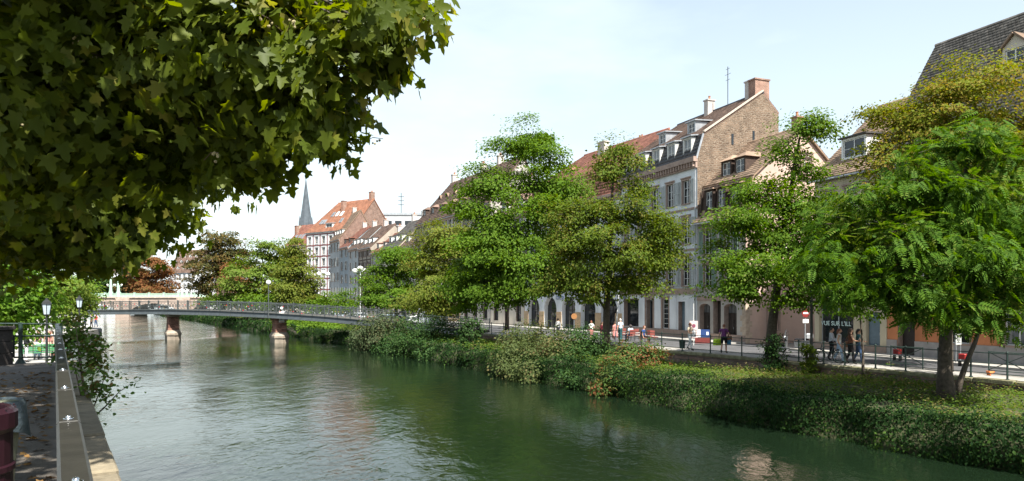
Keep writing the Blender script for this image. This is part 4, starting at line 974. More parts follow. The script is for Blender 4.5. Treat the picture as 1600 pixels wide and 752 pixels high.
# flat-topped block and chimneys seen over the row
c = P(610, 0, 260); t = thing('apartment_building', 'flat-roofed grey modern block showing over the far roofs', 'building', (c.x-14, c.y, ST)); b = MB()
b.box(0, 34, 0, 12, 0, 34.5); b.build('wall', mat('concrete',(.40,.41,.42),var=.1,scale=.3), t); MB().box(-.3,34.3,-.3,12.3,34.51,35.2).build('roof', M_ZINC, t)
wm = MB().box(-1.2,1.2,-.05,-.003,0,1.5).mesh('window', M_GLASS)
for i in range(9):
    for j in range(3): link('window', wm, t, (2.5+i*3.6,0,24.5+j*3.2))
an = MB(); an.tube([(17,6,35.2),(17,6,43.5)], .12, 5)
for z in (39,40.5,42): an.box(15.9,18.1,5.95,6.05,z,z+.18)
an.build('antenna_mast', M_IRON, t)
# white house with lines of dormers, end of the river
A, B = Vector((P(262,0,290).x, 290.)), Vector((P(308,0,286).x, 286.)); w = (B-A).length; W = []
for f in range(4): W += grid([1.4+i*2.25 for i in range(int(w/2.25))], .9+f*3.6, 1.15, 2.1)
HZ, RZ, w = house('house', 'white house with rows of dormers in its brown roof at the river bend', A, B, 12, ST, 14.6, [(0,14.6),(7,24.0),(12,17)], M_PWHITE, M_TBROWN, M_TBROWN, W, tile=(.6,.6), revm=M_REV, over=(.2,.2))
for r, (y, z) in enumerate(((.9,15.6),(2.9,18.3),(4.6,20.6))):
    for i in range(5): dormer(RZ, 1.3+i*(w-2.6)/4, y, z, 1.15, 1.25, 1.3, M_WHITEPAINT, M_TBROWN, kind='gable')
A, B = Vector((P(309,0,300).x, 300.)), Vector((P(345,0,296).x, 296.))
house('house', 'reddish house right of the white house at the river bend', A, B, 12, ST, 15.5, [(0,15.5),(6,21.5),(12,16)], M_BRICKDK, M_TRED, M_TRED, grid([1.5,4,6.5], 4.2, 1.1, 2)+grid([1.5,4,6.5], 8, 1.1, 2)+grid([1.5,4,6.5], 11.6, 1.1, 2), tile=(.6,.6), revm=M_REV)
A, B = Vector((P(150,0,300).x, 300.)), Vector((P(196,0,300).x, 300.))
house('house', 'pale house with white gable behind the bridge lamps', A, B, 12, ST, 15.5, [(0,15.5),(6,23),(12,16)], M_PWHITE, M_TBROWN, M_TBROWN, grid([1.5,4,6.5,9,11], 4.2, 1.1, 2)+grid([1.5,4,6.5,9,11], 8, 1.1, 2)+grid([1.5,4,6.5,9,11], 11.6, 1.1, 2), tile=(.6,.6), revm=M_REV)
# ------------------------------------------------------------------ trees and bushes
L_MAPLE = leafmat('maple_leaf', (.052,.112,.010), (.10,.17,.014), (.12,.15,.03), .10)
L_LIME = leafmat('fresh_green_leaf', (.06,.125,.012), (.108,.178,.018))
L_DULL = leafmat('dull_green_leaf', (.06,.10,.012), (.108,.15,.017), (.15,.14,.03), .20)
L_YELL = leafmat('yellowing_leaf', (.09,.125,.02), (.14,.165,.025), (.17,.15,.03), .14)
L_AIL = leafmat('pinnate_leaf', (.036,.088,.009), (.078,.15,.013), (.12,.16,.028), .2, trans=.35)
L_ROB = leafmat('robinia_leaf', (.105,.14,.012), (.165,.175,.016), (.20,.155,.03), .26, trans=.4)
L_RUST = leafmat('rusty_leaf', (.16,.075,.03), (.22,.10,.04), (.12,.10,.03), .25)
L_OLIVE = leafmat('olive_leaf', (.055,.062,.02), (.085,.085,.026), (.13,.09,.03), .35)
L_BUSHG = leafmat('grey_green_leaf', (.045,.07,.03), (.08,.10,.045), (.11,.10,.05), .2, trans=.25)
L_BUSHD = leafmat('dark_bush_leaf', (.022,.055,.016), (.045,.085,.02), trans=.25)
L_REDB = leafmat('reddish_bush_leaf', (.05,.10,.025), (.09,.13,.03), (.17,.07,.03), .30, trans=.3)
L_BROAD = leafmat('broad_leaf', (.075,.125,.018), (.12,.175,.024), (.14,.13,.04), .15, trans=.3)
L_BRIGHT = leafmat('bright_leaf', (.075,.16,.02), (.12,.20,.028), trans=.45)

# ailanthus by the railing, near right
lobes = [LB(1525,205,24,44,22), LB(1470,235,24,50,26), LB(1560,250,24,50,34), LB(1420,285,23.5,52,28), LB(1500,300,23,62,34), LB(1365,315,24,46,26), LB(1580,330,23.5,48,44), LB(1315,345,24,44,26), LB(1440,360,23,64,34), LB(1380,385,23,58,32), LB(1300,400,23.5,48,26), LB(1500,395,22.5,62,36), LB(1560,420,22.7,50,40), LB(1420,430,22.5,54,26), LB(1340,440,23,50,22), LB(1525,465,22.5,40,22), LB(1592,465,23,40,30), LB(1440,462,23.5,46,22), LB(1385,450,23.5,44,22), LB(1560,490,22.8,30,16), LB(1310,430,23.8,36,20), LB(1478,448,22.2,50,26), LB(1530,480,22.4,30,16), LB(1430,480,23,30,14), LB(1450,330,26,90,60), LB(1540,350,26.5,80,70), LB(1350,390,26,80,50), LB(1630,330,24,60,90)]
tree('ailanthus_tree', 'big near tree with bright drooping feathery leaves, thick trunk by railing', 'tree', G(1478,625,1.05), lobes, .27, 380, 9300, .72, .47, L_AIL, tpl=T_PIN, parts300=True, shell=.4, droop=.36, flat=.42, lo=.42)
tree('slender_tree', 'thin leaning trunk beside the thick feathery-leaved tree', 'tree', G(1494,622,1.05), [LB(1535,420,25.5,40,34), LB(1570,440,26,36,30), LB(1590,390,26,30,40)], .12, 40, 420, .8, .5, L_AIL, tpl=T_PIN, droop=.5, lean=(.4,0))
# robinia behind it, turning yellow
lobes = [LB(1545,115,31,66,30), LB(1500,150,31,66,34), LB(1470,190,31,76,38), LB(1580,190,31,60,50), LB(1420,190,32,46,36), LB(1395,235,32,46,34), LB(1500,255,31,90,48), LB(1370,175,33,28,22), LB(1590,270,31,50,60), LB(1420,290,32,60,40)]
tree('robinia_tree', 'tall yellowing robinia rising behind the feathery tree before the grey roof', 'tree', at(1479,31,1.0), lobes, .22, 210, 42000, .8, .13, L_ROB, shell=.45)
tree('young_tree', 'thin young tree between the three strollers and the thick trunk', 'tree', G(1349,588,1.15), [LB(1345,470,31,44,30), LB(1330,430,32,36,30), LB(1365,440,32,34,26)], .07, 46, 2600, .7, .13, L_MAPLE, tpl=T_OVAL)
# ivy-footed maple
lobes = [LB(1262,195,37,42,24), LB(1235,235,37,26,20), LB(1255,262,37,30,22), LB(1195,310,37,50,38), LB(1270,320,37,54,40), LB(1150,350,36.5,44,30), LB(1220,370,37,64,42), LB(1130,400,36.5,44,26), LB(1180,425,36,64,30), LB(1265,410,37,54,40), LB(1240,455,36.5,50,20), LB(1150,450,36.5,46,18), LB(1300,370,37.5,40,40)]
T3, C3, _ = tree('maple_tree', 'maple with thin crown top and an ivy-wrapped foot at the railing', 'tree', G(1207,578,.9), lobes, .31, 220, 46000, .8, .145, L_MAPLE, shell=.42, flat=.45, bark=M_BARK)
bush('ivy_clump', 'dark ivy clump wrapped round the foot of the ivy-footed maple', G(1207,580,.85), [LB(1207,558,36.4,17,34,22), LB(1206,535,36.4,15,16,18)], 40, 1900, .3, .11, L_IVY, cat='ivy')
bush('ivy_clump', 'small bright ivy bush round the foot of the dark lamp post', G(1263,582,1.0), [LB(1263,553,34.6,10,20), LB(1260,575,34.6,11,12)], 30, 1200, .18, .11, L_DULL, cat='ivy')
# maple before the white house
lobes = [LB(965,232,47,30,18), LB(985,255,47,26,16), LB(945,262,47,30,20), LB(995,290,47,26,18), LB(905,330,47,44,28), LB(965,335,46.5,58,32), LB(1030,350,46.5,40,32), LB(890,385,47,44,38), LB(950,390,46,64,44), LB(1020,395,46.5,48,36), LB(915,440,46.5,54,26), LB(985,440,46.5,54,22), LB(870,430,47,30,22), LB(1045,375,47,24,24)]
tree('maple_tree', 'broad maple with bare twigs at its top, before the arcaded white house', 'tree', G(948,556,.9), lobes, .28, 230, 46000, .95, .165, L_DULL, shell=.4, flat=.48)
# tallest maple
lobes = [LB(830,210,57,44,30), LB(790,235,57,34,22), LB(860,245,57,40,30), LB(765,290,57,46,34), LB(830,290,57,58,36), LB(880,290,57,34,34), LB(735,325,57,32,22), LB(790,350,56,64,38), LB(860,350,56.5,54,40), LB(745,390,56,46,34), LB(815,405,55.5,64,38), LB(870,420,56.5,44,32), LB(760,445,56,56,26), LB(830,452,56,40,18), LB(720,440,57,30,22)]
tree('maple_tree', 'tallest bright green maple in the middle of the far bank', 'tree', G(836,512,1.2), lobes, .40, 240, 62000, 1.15, .19, L_LIME, shell=.42, flat=.42, stems=[((0,0,0),(.3,0),.42), ((.25,.2,0),(-1.0,0),.24)])
tree('small_maple', 'smaller maple with straight trunk left of the tallest maple', 'tree', G(792,520,1.1), [LB(785,410,59,46,30), LB(745,430,60,42,30), LB(800,455,59,44,24), LB(735,465,60,36,20), LB(780,370,60,40,30)], .26, 90, 24000, 1.05, .19, L_LIME)
tree('yellow_green_tree', 'yellow-green tree before the half-timbered house', 'tree', at(695,71,.9), [LB(690,365,71,34,26), LB(670,400,71,34,30), LB(710,405,71,38,34), LB(685,445,70.5,44,28), LB(660,470,70.5,32,20), LB(715,465,71,36,26), LB(735,385,72,30,36)], .3, 110, 24000, 1.25, .23, L_YELL)
tree('round_tree', 'round green tree between the street lamp and the yellow-green tree', 'tree', at(620,84,.9), [LB(615,395,84,30,22), LB(595,425,84,32,28), LB(640,420,84,34,30), LB(610,460,83,44,26), LB(650,465,84,30,24), LB(582,462,84,24,22)], .3, 100, 21000, 1.3, .24, L_MAPLE)
tree('sapling', 'first small bright sapling at the row of lamps', 'tree', at(515,104,.8), [LB(513,462,104,15,12), LB(520,478,104,14,10), LB(505,476,104,14,10)], .12, 26, 1800, .9, .24, L_LIME)
tree('sapling', 'second small bright sapling, nearer the right lamp', 'tree', at(540,99,.8), [LB(538,463,99,13,13), LB(546,478,99,14,10), LB(534,480,99,12,9)], .12, 26, 1800, .9, .24, L_MAPLE)
tree('turning_tree', 'slim tree turning yellow-brown behind the bridge lamp', 'tree', at(460,118,.6), [LB(462,392,118,20,18), LB(455,420,118,30,22), LB(468,445,118,30,22), LB(450,455,117,34,18), LB(485,468,117,30,14)], .3, 100, 14000, 1.4, .36, L_YELL)
tree('broad_tree', 'broad light green tree above the footbridge, left of the turning tree', 'tree', at(408,128,.6), [LB(412,390,128,26,18), LB(385,425,128,34,26), LB(425,430,128,32,30), LB(365,455,127,34,20), LB(405,458,126,44,20), LB(440,400,129,24,24), LB(345,468,128,24,12)], .35, 130, 19000, 1.5, .40, L_BROAD)
tree('rusty_tree', 'small rust-coloured tree between the olive tree and the broad tree', 'tree', at(372,160,.8), [LB(370,425,160,20,22), LB(378,445,160,20,18)], .3, 40, 5500, 1.6, .45, L_RUST)
tree('olive_tree', 'big dark olive-brown tree standing left of the far row', 'tree', at(345,185,.9), [LB(345,372,185,38,16), LB(350,392,185,40,18), LB(325,405,185,30,24), LB(365,405,185,30,26), LB(340,435,184,40,26), LB(315,445,185,22,20)], .5, 110, 15000, 2.1, .55, L_OLIVE)
tree('russet_tree', 'round russet-brown tree beyond the stone bridge by the white house', 'tree', at(238,262,1.5), [LB(240,415,262,26,22), LB(222,435,262,26,22), LB(252,440,262,18,24), LB(232,455,261,32,14)], .5, 90, 12000, 2.4, .75, L_RUST)
tree('russet_tree', 'olive green tree touching the round russet tree above the stone bridge', 'tree', at(205,268,1.5), [LB(208,430,268,24,20), LB(195,450,268,22,16)], .5, 50, 6500, 2.4, .75, L_OLIVE)
tree('dark_tree', 'dark green trees massed behind the left bridge lamps', 'tree', at(165,275,1.5), [LB(150,440,275,26,18), LB(172,445,275,22,18), LB(135,450,275,22,16)], .5, 60, 8000, 2.4, .75, L_BUSHD)
# left quay
tree('weeping_tree', 'bright green weeping tree over the bench on the lower quay', 'tree', LP(34,-4.5,1.0), [LB(40,430,27,44,34), LB(-10,440,26,54,40), LB(20,470,26.5,50,36), LB(60,465,28,30,32), LB(5,500,26,40,26), LB(50,490,27.5,20,20), LB(-60,430,27,60,70)], .2, 140, 9500, .75, .16, L_BRIGHT, tpl=T_OVAL, droop=.9, flat=.9)
tree('lime_tree', 'yellow-green tree on the lower quay behind the second lantern', 'tree', LP(66,-4,1.0), [LB(105,445,53,32,22), LB(85,470,53,32,22), LB(125,468,54,20,22), LB(100,490,53,34,14), LB(70,450,54,30,26)], .22, 90, 7500, .9, .2, leafmat('lime_leaf', (.10,.16,.03), (.16,.20,.035), trans=.45), tpl=T_OVAL)
tree('far_quay_tree', 'green tree far along the left quay by the footbridge end', 'tree', LP(112,-6,1.0), [LB(118,450,88,26,24), LB(95,455,88,28,26), LB(138,462,90,14,14)], .25, 60, 5000, 1.2, .28, L_LIME)
# shrub out of the river wall
def wall_shrub():
    base = G(133,655,2.55); root = thing('wall_shrub', 'straggly shrub growing out of the river wall beside the handrail', 'shrub', base)
    lob = [LB(118,520,12.6,30,24,22), LB(140,545,12.4,40,34,28), LB(105,560,12.8,20,28,20), LB(160,570,12.2,26,22,20), LB(150,600,12,30,20,20), LB(110,500,13.2,22,12,16)]
    C, OUT, idx, pos = crown_points([(np.array(c-base), r) for c, r in lob], 60, 1150, .17, .4, .6)
    n = len(pos); fwd = unit(pos-C[idx]+RNG.normal(size=(n,3))*.3); fwd[:, 2] -= .3; nrm = RNG.normal(size=(n,3))*.5+np.array([0,-.3,.9])
    link('foliage', scatter('foliage', pos, nrm, fwd, .085*(.6+.7*RNG.random(n)), T_OVAL, leafmat('shrub_leaf', (.07,.14,.03), (.12,.20,.045), (.14,.10,.035), .3)), root)
    low = np.array([(P(x,y,12)-base) for x, y in [(128,600),(150,620),(165,625),(190,605),(205,600),(140,640),(175,612),(160,590),(120,580),(185,625),(148,655)]])
    k = np.repeat(np.arange(len(low)), 14); q = low[k]+RNG.normal(size=(len(k),3))*.10; m = len(q)
    link('foliage', scatter('foliage', q, RNG.normal(size=(m,3))*.6+np.array([0,-.2,1]), RNG.normal(size=(m,3))+np.array([0,0,-.4]), .075*(.6+.6*RNG.random(m)), T_OVAL, leafmat('shrub_leaf_light', (.10,.19,.045), (.15,.24,.06), trans=.5)), root)  # lower leaves in a lighter green, sunlight put into their colour
    b = MB()
    for tip, r in (((205,600),.016),((150,560),.02),((125,540),.018),((140,610),.016),((170,580),.014),((110,545),.014),((118,505),.015)):
        e = P(tip[0], tip[1], 12.2)-base; b.tube([(0,0,-.1), e*.4+Vector((.02,0,-.04)), e*.75+Vector((0,0,.02)), e], [r, r*.8, r*.5, r*.2], 5)
    b.build('stem', mat('twig', (.13,.09,.07), var=.3), root, smooth=True)
wall_shrub()
# bushes on the bank
def bb_(name, label, px, py, Y, lobes, n, leaf, lm, crad=.5, z=None): return bush(name, label, at(px, Y, z if z is not None else .8), [LB(*l) for l in lobes], max(50, n//45), n, crad, leaf, lm, tpl=T_OVAL if Y < 50 else T_LEAF)
bb_('bank_bush', 'first grey-green bush at the right end of the footbridge', 590, 520, 66, [(580,515,66,34,22),(610,505,66.5,34,18),(565,530,66,20,14),(600,530,65,30,14)], 7000, .17, L_BUSHG, .6)
bb_('bank_bush', 'dark bush hanging down to the water between grey-green bush and lawn', 660, 525, 62, [(650,518,61,44,26),(690,513,61,40,22),(635,540,58.5,36,18),(675,545,55,36,18),(610,545,62,26,14)], 8500, .16, L_BUSHD, .6)
bb_('bank_bush', 'small shrub growing alone on the sunlit lawn patch below the railing', 735, 525, 55, [(735,515,55,22,24),(728,538,54.6,20,10)], 3000, .14, L_BUSHD, .4)
bb_('bank_bush', 'large brown-green bush spilling over the wall into the river', 830, 545, 46, [(840,528,45.5,46,28),(810,548,43.5,38,30),(855,555,42,44,28),(835,580,40.6,48,22),(880,535,44.5,34,22),(790,570,42.3,26,20)], 11000, .125, leafmat('brown_green_leaf', (.055,.078,.026), (.085,.11,.034), (.13,.105,.045), .2, trans=.3), .5)
bb_('bank_bush', 'round dark green bush at the foot of the broad maple', 905, 545, 44, [(905,533,43.5,38,22),(935,545,43,28,16),(895,562,39.5,34,22),(900,590,37,30,16)], 6000, .12, L_BUSHD, .45)
bb_('reddish_bush', 'bush with rust-red branches hanging above the water by the wall end', 990, 575, 38, [(990,556,38,42,26),(960,580,36.3,36,26),(1020,562,37.8,28,20),(985,598,34.6,46,22),(945,605,34.4,30,16)], 9500, .115, L_REDB, .42)
bb_('bank_bush', 'low bushy cover left of the bridge pier on the far bank', 470, 515, 88, [(520,515,86,34,10),(490,512,90,34,9),(455,508,96,30,8)], 5000, .26, L_LIME, .7, .4)
bb_('bank_bush', 'hedge-like green shrubs under the trees beyond the footbridge', 380, 478, 125, [(400,470,124,40,10),(350,470,128,34,9),(440,474,120,34,9),(490,478,115,30,9)], 7000, .34, L_LIME, 1.0, .6)
bb_('hedge_plant', 'weeds growing out of the pavement by the leaning barrier', 1390, 572, 35, [(1390,572,34.6,10,4,6)], 220, .08, L_LIME, .12, 1.42)
# ------------------------------------------------------------------ iron footbridge on two stone piers
M_STEEL = mat('painted_steel', (.075,.09,.10), rough=.5, var=.2, scale=2)
M_STEELL = mat('pale_steel', (.065,.075,.075), rough=.5, var=.15, scale=2)
def BR(s): p = Vector((-40.2+14.7*s, 84.3-6.4*s)); return p
bp_ = [(-1.15,3.25),(-.6,3.42),(0,3.52),(.5,3.45),(1,3.25),(1.45,2.92),(1.7,2.68),(2.1,2.28),(2.55,1.75)]
def bz(s):
    for (a,za),(c,zc) in zip(bp_, bp_[1:]):
        if s <= c: return za+(zc-za)*(s-a)/(c-a)
    return bp_[-1][1]
bdir = (BR(1)-BR(0)).normalized(); bn = Vector((-bdir.y, bdir.x)); BW = 1.35; SL = (BR(1)-BR(0)).length
o0 = BR(-1.15); root = thing('footbridge', 'grey iron footbridge with lattice railings resting on two stone piers', 'footbridge', (o0.x, o0.y, 0))
def BP(s, off, z): p = BR(s)+bn*off-o0; return Vector((p.x, p.y, z))
ns = 37; ss = [-1.15+3.7*i/ns for i in range(ns+1)]
b = MB(); gs_ = {-1: MB(), 1: MB()}
for i in range(ns):
    a, c = ss[i], ss[i+1]; za, zc = bz(a), bz(c)
    b.add([BP(a,-BW,za-.12),BP(c,-BW,zc-.12),BP(c,BW,zc-.12),BP(a,BW,za-.12),BP(a,-BW,za),BP(c,-BW,zc),BP(c,BW,zc),BP(a,BW,za)], [(0,3,2,1),(4,5,6,7),(0,1,5,4),(2,3,7,6)])
    for sd in (-1, 1):
        g = gs_[sd]; y0, y1 = sd*BW, sd*(BW+.06)
        g.add([BP(a,y0,za-.52),BP(c,y0,zc-.52),BP(c,y1,zc-.52),BP(a,y1,za-.52),BP(a,y0,za+.04),BP(c,y0,zc+.04),BP(c,y1,zc+.04),BP(a,y1,za+.04)], [(0,3,2,1),(4,5,6,7),(0,1,5,4),(2,3,7,6)])
        y2 = sd*(BW+.16)
        for zz in (-.52, .0): g.add([BP(a,y1,za+zz),BP(c,y1,zc+zz),BP(c,y2,zc+zz),BP(a,y2,za+zz),BP(a,y1,za+zz+.05),BP(c,y1,zc+zz+.05),BP(c,y2,zc+zz+.05),BP(a,y2,za+zz+.05)], [(0,3,2,1),(4,5,6,7),(0,1,5,4),(2,3,7,6)], 1)
b.build('deck', M_PATH, root); [q.build('girder', [M_STEEL, M_STEELL], root) for q in gs_.values()]
post = MB().box(-.045,.045,-.045,.045,-.5,1.06).ball((0,0,1.1),.07,6).mesh('post', M_STEELL)
stl = SL*3.7/ns
pn = MB()                                                   # one filigree panel, length 1 along x
pn.box(.03,.97,-.02,.02,.08,.12); pn.box(.03,.97,-.02,.02,.84,.88)
for k in range(3):
    x0, x1 = .03+.3133*k, .03+.3133*(k+1)
    pn.bar((x0,0,.12),(x1,0,.84),.010,.016); pn.bar((x1,.004,.12),(x0,.004,.84),.010,.016)
    cx, r = (x0+x1)/2, .085; m = 8
    for j in range(m):
        t0, t1 = 2*math.pi*j/m, 2*math.pi*(j+1)/m
        pn.bar((cx+r*math.cos(t0),.0,.48+2*r*math.sin(t0)),(cx+r*math.cos(t1),.0,.48+2*r*math.sin(t1)),.012,.018)
panel = pn.mesh('railing_panel', M_STEELL)
hrs = {-1: MB(), 1: MB()}
ang = math.atan2(bdir.y, bdir.x)
for i in range(ns+1):
    for sd in (-1, 1):
        link('post', post, root, BP(ss[i], sd*(BW+.02), bz(ss[i])), ang)
        if i < ns:
            za, zc = bz(ss[i]), bz(ss[i+1]); o = link('railing_panel', panel, root, BP(ss[i], sd*(BW+.02), za))
            o.rotation_euler = (0, -math.atan2(zc-za, stl), ang); o.scale = (stl,1,1)
            hrs[sd].bar(BP(ss[i], sd*(BW+.02), za+1.04), BP(ss[i+1], sd*(BW+.02), zc+1.04), .09, .07)
[q.build('handrail', M_STEELL, root) for q in hrs.values()]
lk = MB(); cols_ = 0                                        # love locks hung on the lattice
for i in range(90):
    s = random.uniform(-.9, 2.2); lk.box(-.04,.04,-.03,.03,-.05,.05); n0 = len(lk.v)-8; p = BP(s, -(BW+.05), bz(s)+random.uniform(.2,.8)); mi = random.randrange(4)
    for q in range(n0, n0+8): lk.v[q] = (lk.v[q][0]+p.x, lk.v[q][1]+p.y, lk.v[q][2]+p.z)
    for q in range(6): lk.m[-1-q] = mi
o = lk.build('padlocks', [mat('brass',(.5,.36,.12),rough=.35,metal=.8,var=.1), M_ZINC, mat('red_paint',(.45,.03,.03),rough=.4,var=.05), mat('bright_metal',(.7,.7,.7),rough=.3,metal=.7,var=.05)], root); o['kind'] = 'stuff'
M_PIER = mat('red_sandstone', (.24,.125,.09), rough=.9, var=.3, scale=2.5, bump=.4, c2=None, island=.38)
M_PIERL = mat('pale_pier_stone', (.27,.225,.175), rough=.9, var=.25, scale=2, bump=.3)
M_SIGN = mat('sign_white', (.75,.74,.72), rough=.5, var=.03)
def pier(s, ztop, label, sign):
    c = BR(s); r = thing('bridge_pier', label, 'bridge pier', (c.x, c.y, -1), R(33), 'piers of the footbridge'); H = ztop+1
    b = MB()                                                # boat-shaped plinth with a sloping cap
    def ring(z, hw, hl, tip): return [(-hw,-hl,z),(0,-hl-tip,z),(hw,-hl,z),(hw,hl,z),(0,hl+tip,z),(-hw,hl,z)]
    for (z0,a0_,l0,t0),(z1,a1_,l1,t1) in (((-.6,.74,1.0,.5),(1.55,.74,1.0,.5)),((1.55,.80,1.06,.55),(1.78,.80,1.06,.55)),((1.78,.80,1.06,.55),(2.15,.63,.92,.08))):
        b.add(ring(z0,a0_,l0,t0)+ring(z1,a1_,l1,t1), [tuple(range(5,-1,-1)), tuple(range(6,12))]+[(k,(k+1)%6,6+(k+1)%6,6+k) for k in range(6)])
    b.build('plinth', M_PIERL, r)
    n = 7; z = 2.16; hh = (H-.3-z)/n
    for i in range(n):
        u = i/(n-1); hw = .62-.05*u; hl = .92-.06*u
        for j, (x0,x1) in enumerate(((-hw, hw*(.1 if i % 2 else -.2)), (hw*(.1 if i % 2 else -.2), hw))):
            for (y0,y1) in ((-hl,-.01),(.01,hl)):
                e = random.uniform(-.012,.012); MB().bbox(x0+(.008 if j else e), x1-(.008 if not j else e), y0+e, y1, z+hh*i+.012, z+hh*(i+1)-.012, .05).build('stone', M_PIER, r)
    MB().bbox(-.68,.68,-1.0,1.0,H-.29,H-.02,.03).build('cap', M_PIER if sign else M_PIERL, r)
    if sign:
        o = MB().box(-.28,.28,-1.03,-.98,z+1.1,z+2.3).build('sign', M_SIGN, r)
        MB().box(-.2,.2,-1.045,-1.032,z+1.18,z+1.22).build('sign_border', mat('red_paint',(.45,.03,.03)), o)
        text('1', 'lettering', o, (0,-1.034,z+1.4), .75, M_IRON)
        MB().ball((0,-1.0,z+2.62),.16,8,sc=(1,.3,1)).build('reflector', M_SIGN, r)
    return r
pier(0, 3.0, 'left stone pier of the footbridge, without a sign', False); pier(1, 2.72, 'right stone pier of the footbridge with a white sign', True)
c = BR(1)-bn*(BW+.3); t = thing('bridge_lamp', 'lamp with a white globe on a thin pole above the right bridge pier', 'street lamp', (c.x, c.y, 2.7))
MB().tube([(0,0,0),(0,0,3.6)], [.06,.045], 7).build('pole', M_STEELL, t); MB().ball((0,0,3.85), .27, 10).build('globe', mat('opal_glass',(.8,.8,.78),rough=.3,var=.03), t, smooth=True); MB().lathe([(.16,3.58),(.12,3.66)],8).build('collar', M_STEEL, t)

# ------------------------------------------------------------------ stone bridge with green balustrade behind it
YB = 232.; xl, xr = P(118,0,YB).x, P(345,0,YB).x; root = thing('stone_bridge', 'pale stone arch bridge with green cast-iron balustrade far upstream', 'bridge', (xl, YB, 0))
M_BST = masonry('bridge_stone', (.46,.36,.30), (.40,.31,.26), (.34,.27,.23), 1.2, .5, .2); M_VERD = mat('verdigris_paint', (.36,.50,.40), rough=.6, var=.12, scale=1)
def bx(px): return P(px,0,YB).x-xl
arches = [(bx(100),bx(182)),(bx(203),bx(277)),(bx(298),bx(372))]; wtot = xr-xl; ztop = 5.6
b = MB(); n = 16
for d_ in (0, 11.):
    xs = []
    cur = 0
    def zarch(x):
        for a, c in arches:
            if a < x < c: m_ = (a+c)/2; hw = (c-a)/2; return .2+3.5*math.sqrt(max(0,1-((x-m_)/hw)**2))**.9
        return -1.
    X = sorted(set([i*wtot/90 for i in range(91)]+[min(max(v,0),wtot) for a in arches for v in a]))
    for x0, x1 in zip(X, X[1:]):
        b.quad((x0,d_,zarch(x0+1e-4)),(x1,d_,zarch(x1-1e-4)),(x1,d_,ztop),(x0,d_,ztop))
        if d_ == 0 and zarch((x0+x1)/2) > 0: b.quad((x0,0,zarch(x0+1e-4)),(x0,11,zarch(x0+1e-4)),(x1,11,zarch(x1-1e-4)),(x1,0,zarch(x1-1e-4)))
b.quad((0,0,ztop),(wtot,0,ztop),(wtot,11,ztop),(0,11,ztop)); b.build('body', M_BST, root)
MB().box(0,wtot,-.35,-.003,ztop-.15,ztop+.2).build('stone_band', M_BST, root)
for px_ in (182,277): MB().box(bx(px_),bx(px_+21),-.7,-.004,-.5,ztop-.16).build('pier', M_BST, root)
bal = MB().box(0,4.2,-.1,.1,0,.16).box(0,4.2,-.12,.12,1.02,1.2)
for i in range(14): bal.box(.12+i*.3,.27+i*.3,-.05,.05,.161,1.019)
for i in range(4): bal.box(.0+i*1.05,1.0+i*1.05,-.055,-.051,.45,.75)
balm = bal.mesh('balustrade_panel', M_VERD); pedm = MB().box(-.28,.28,-.2,.2,0,1.35).box(-.34,.34,-.26,.26,1.351,1.5).mesh('pedestal', M_VERD)
k = int(wtot/4.8)
for i in range(k): link('balustrade_panel', balm, root, (i*4.8+.3,.1,ztop+.21)); link('pedestal', pedm, root, (i*4.8,.1,ztop+.21))
for px_, lab in ((172,'left'),(184,'right')):
    x = P(px_,0,YB).x; t = thing('lamp_column', f'{lab} one of two pale green lamp columns on the stone bridge', 'lamp column', (x, YB+.4, ztop+.2))
    MB().lathe([(.75,0),(.75,1.6),(.5,1.7),(.42,3.2),(.34,5.2),(.2,5.8)],8).build('column', M_VERD, t)
    MB().box(-1.1,1.1,-.08,.08,3.5,3.66).build('arm', M_VERD, t)
    for sx in (-1.05,1.05): MB().ball((sx,0,3.95),.3,8).build('globe', _M['opal_glass'], t)
# ------------------------------------------------------------------ railing along the street
def railing(label, pxs, group=None):
    avs = [ra(x, -.18) for x in pxs]; o = RP(avs[0], -.18, ST+.1); root = thing('street_railing', label, 'railing', o, 0, group)
    post = MB().lathe([(.075,0),(.075,.05),(.038,.06),(.034,1.06),(.05,1.08),(.03,1.13)], 8).mesh('post', M_GREENIRON)
    for i, a in enumerate(avs):
        link('post', post, root, RP(a,-.18,ST+.1)-o)
        if i:
            for z in (.22,.62,1.03):
                p, q = RP(avs[i-1],-.18,ST+.1+z)-o, RP(a,-.18,ST+.1+z)-o; MB().tube([p,q], .021, 6).build('rail', M_GREENIRON, root)
    return root
railing('green metal street railing on the coping in front of the white and brown houses', [1002,1034,1066,1110,1159,1205,1248,1287,1320,1368,1415,1466,1517,1574,1640,1720])
railing('green metal railing along the bank by the tallest maple', [700,716,733,750,768,787,806,826,846,866,888,912,938,968,1002-.01])
def barrier(label, a, off, rz, n=2, cross=True, group='street barriers'):
    o = RP(a, off, ST+.11); r = thing('street_barrier', label, 'barrier', o, rz, group); w = 1.5
    for i in range(n+1): MB().tube([(i*w,0,0),(i*w,0,1.0)], .028, 7).build('post', M_GREENIRON, r)
    for i in range(n):
        MB().tube([(i*w,0,.97),((i+1)*w,0,.97)], .024, 6).build('rail', M_GREENIRON, r); MB().tube([(i*w,0,.2),((i+1)*w,0,.2)], .02, 6).build('rail', M_GREENIRON, r)
        if cross:
            MB().tube([(i*w,0,.22),((i+1)*w,0,.95)], .018, 6).build('brace', M_GREENIRON, r); MB().tube([(i*w,.02,.95),((i+1)*w,.02,.22)], .018, 6).build('brace', M_GREENIRON, r)
    return r
rdz = math.atan2(-RD.y, -RD.x)
barrier('crossed green street barrier near the right end of the pavement', ra(1545,1.3), 1.3, rdz)
barrier('green street barrier with a slanting brace behind the railing near the young tree', ra(1392,1.2), 1.2, rdz, 1, True)
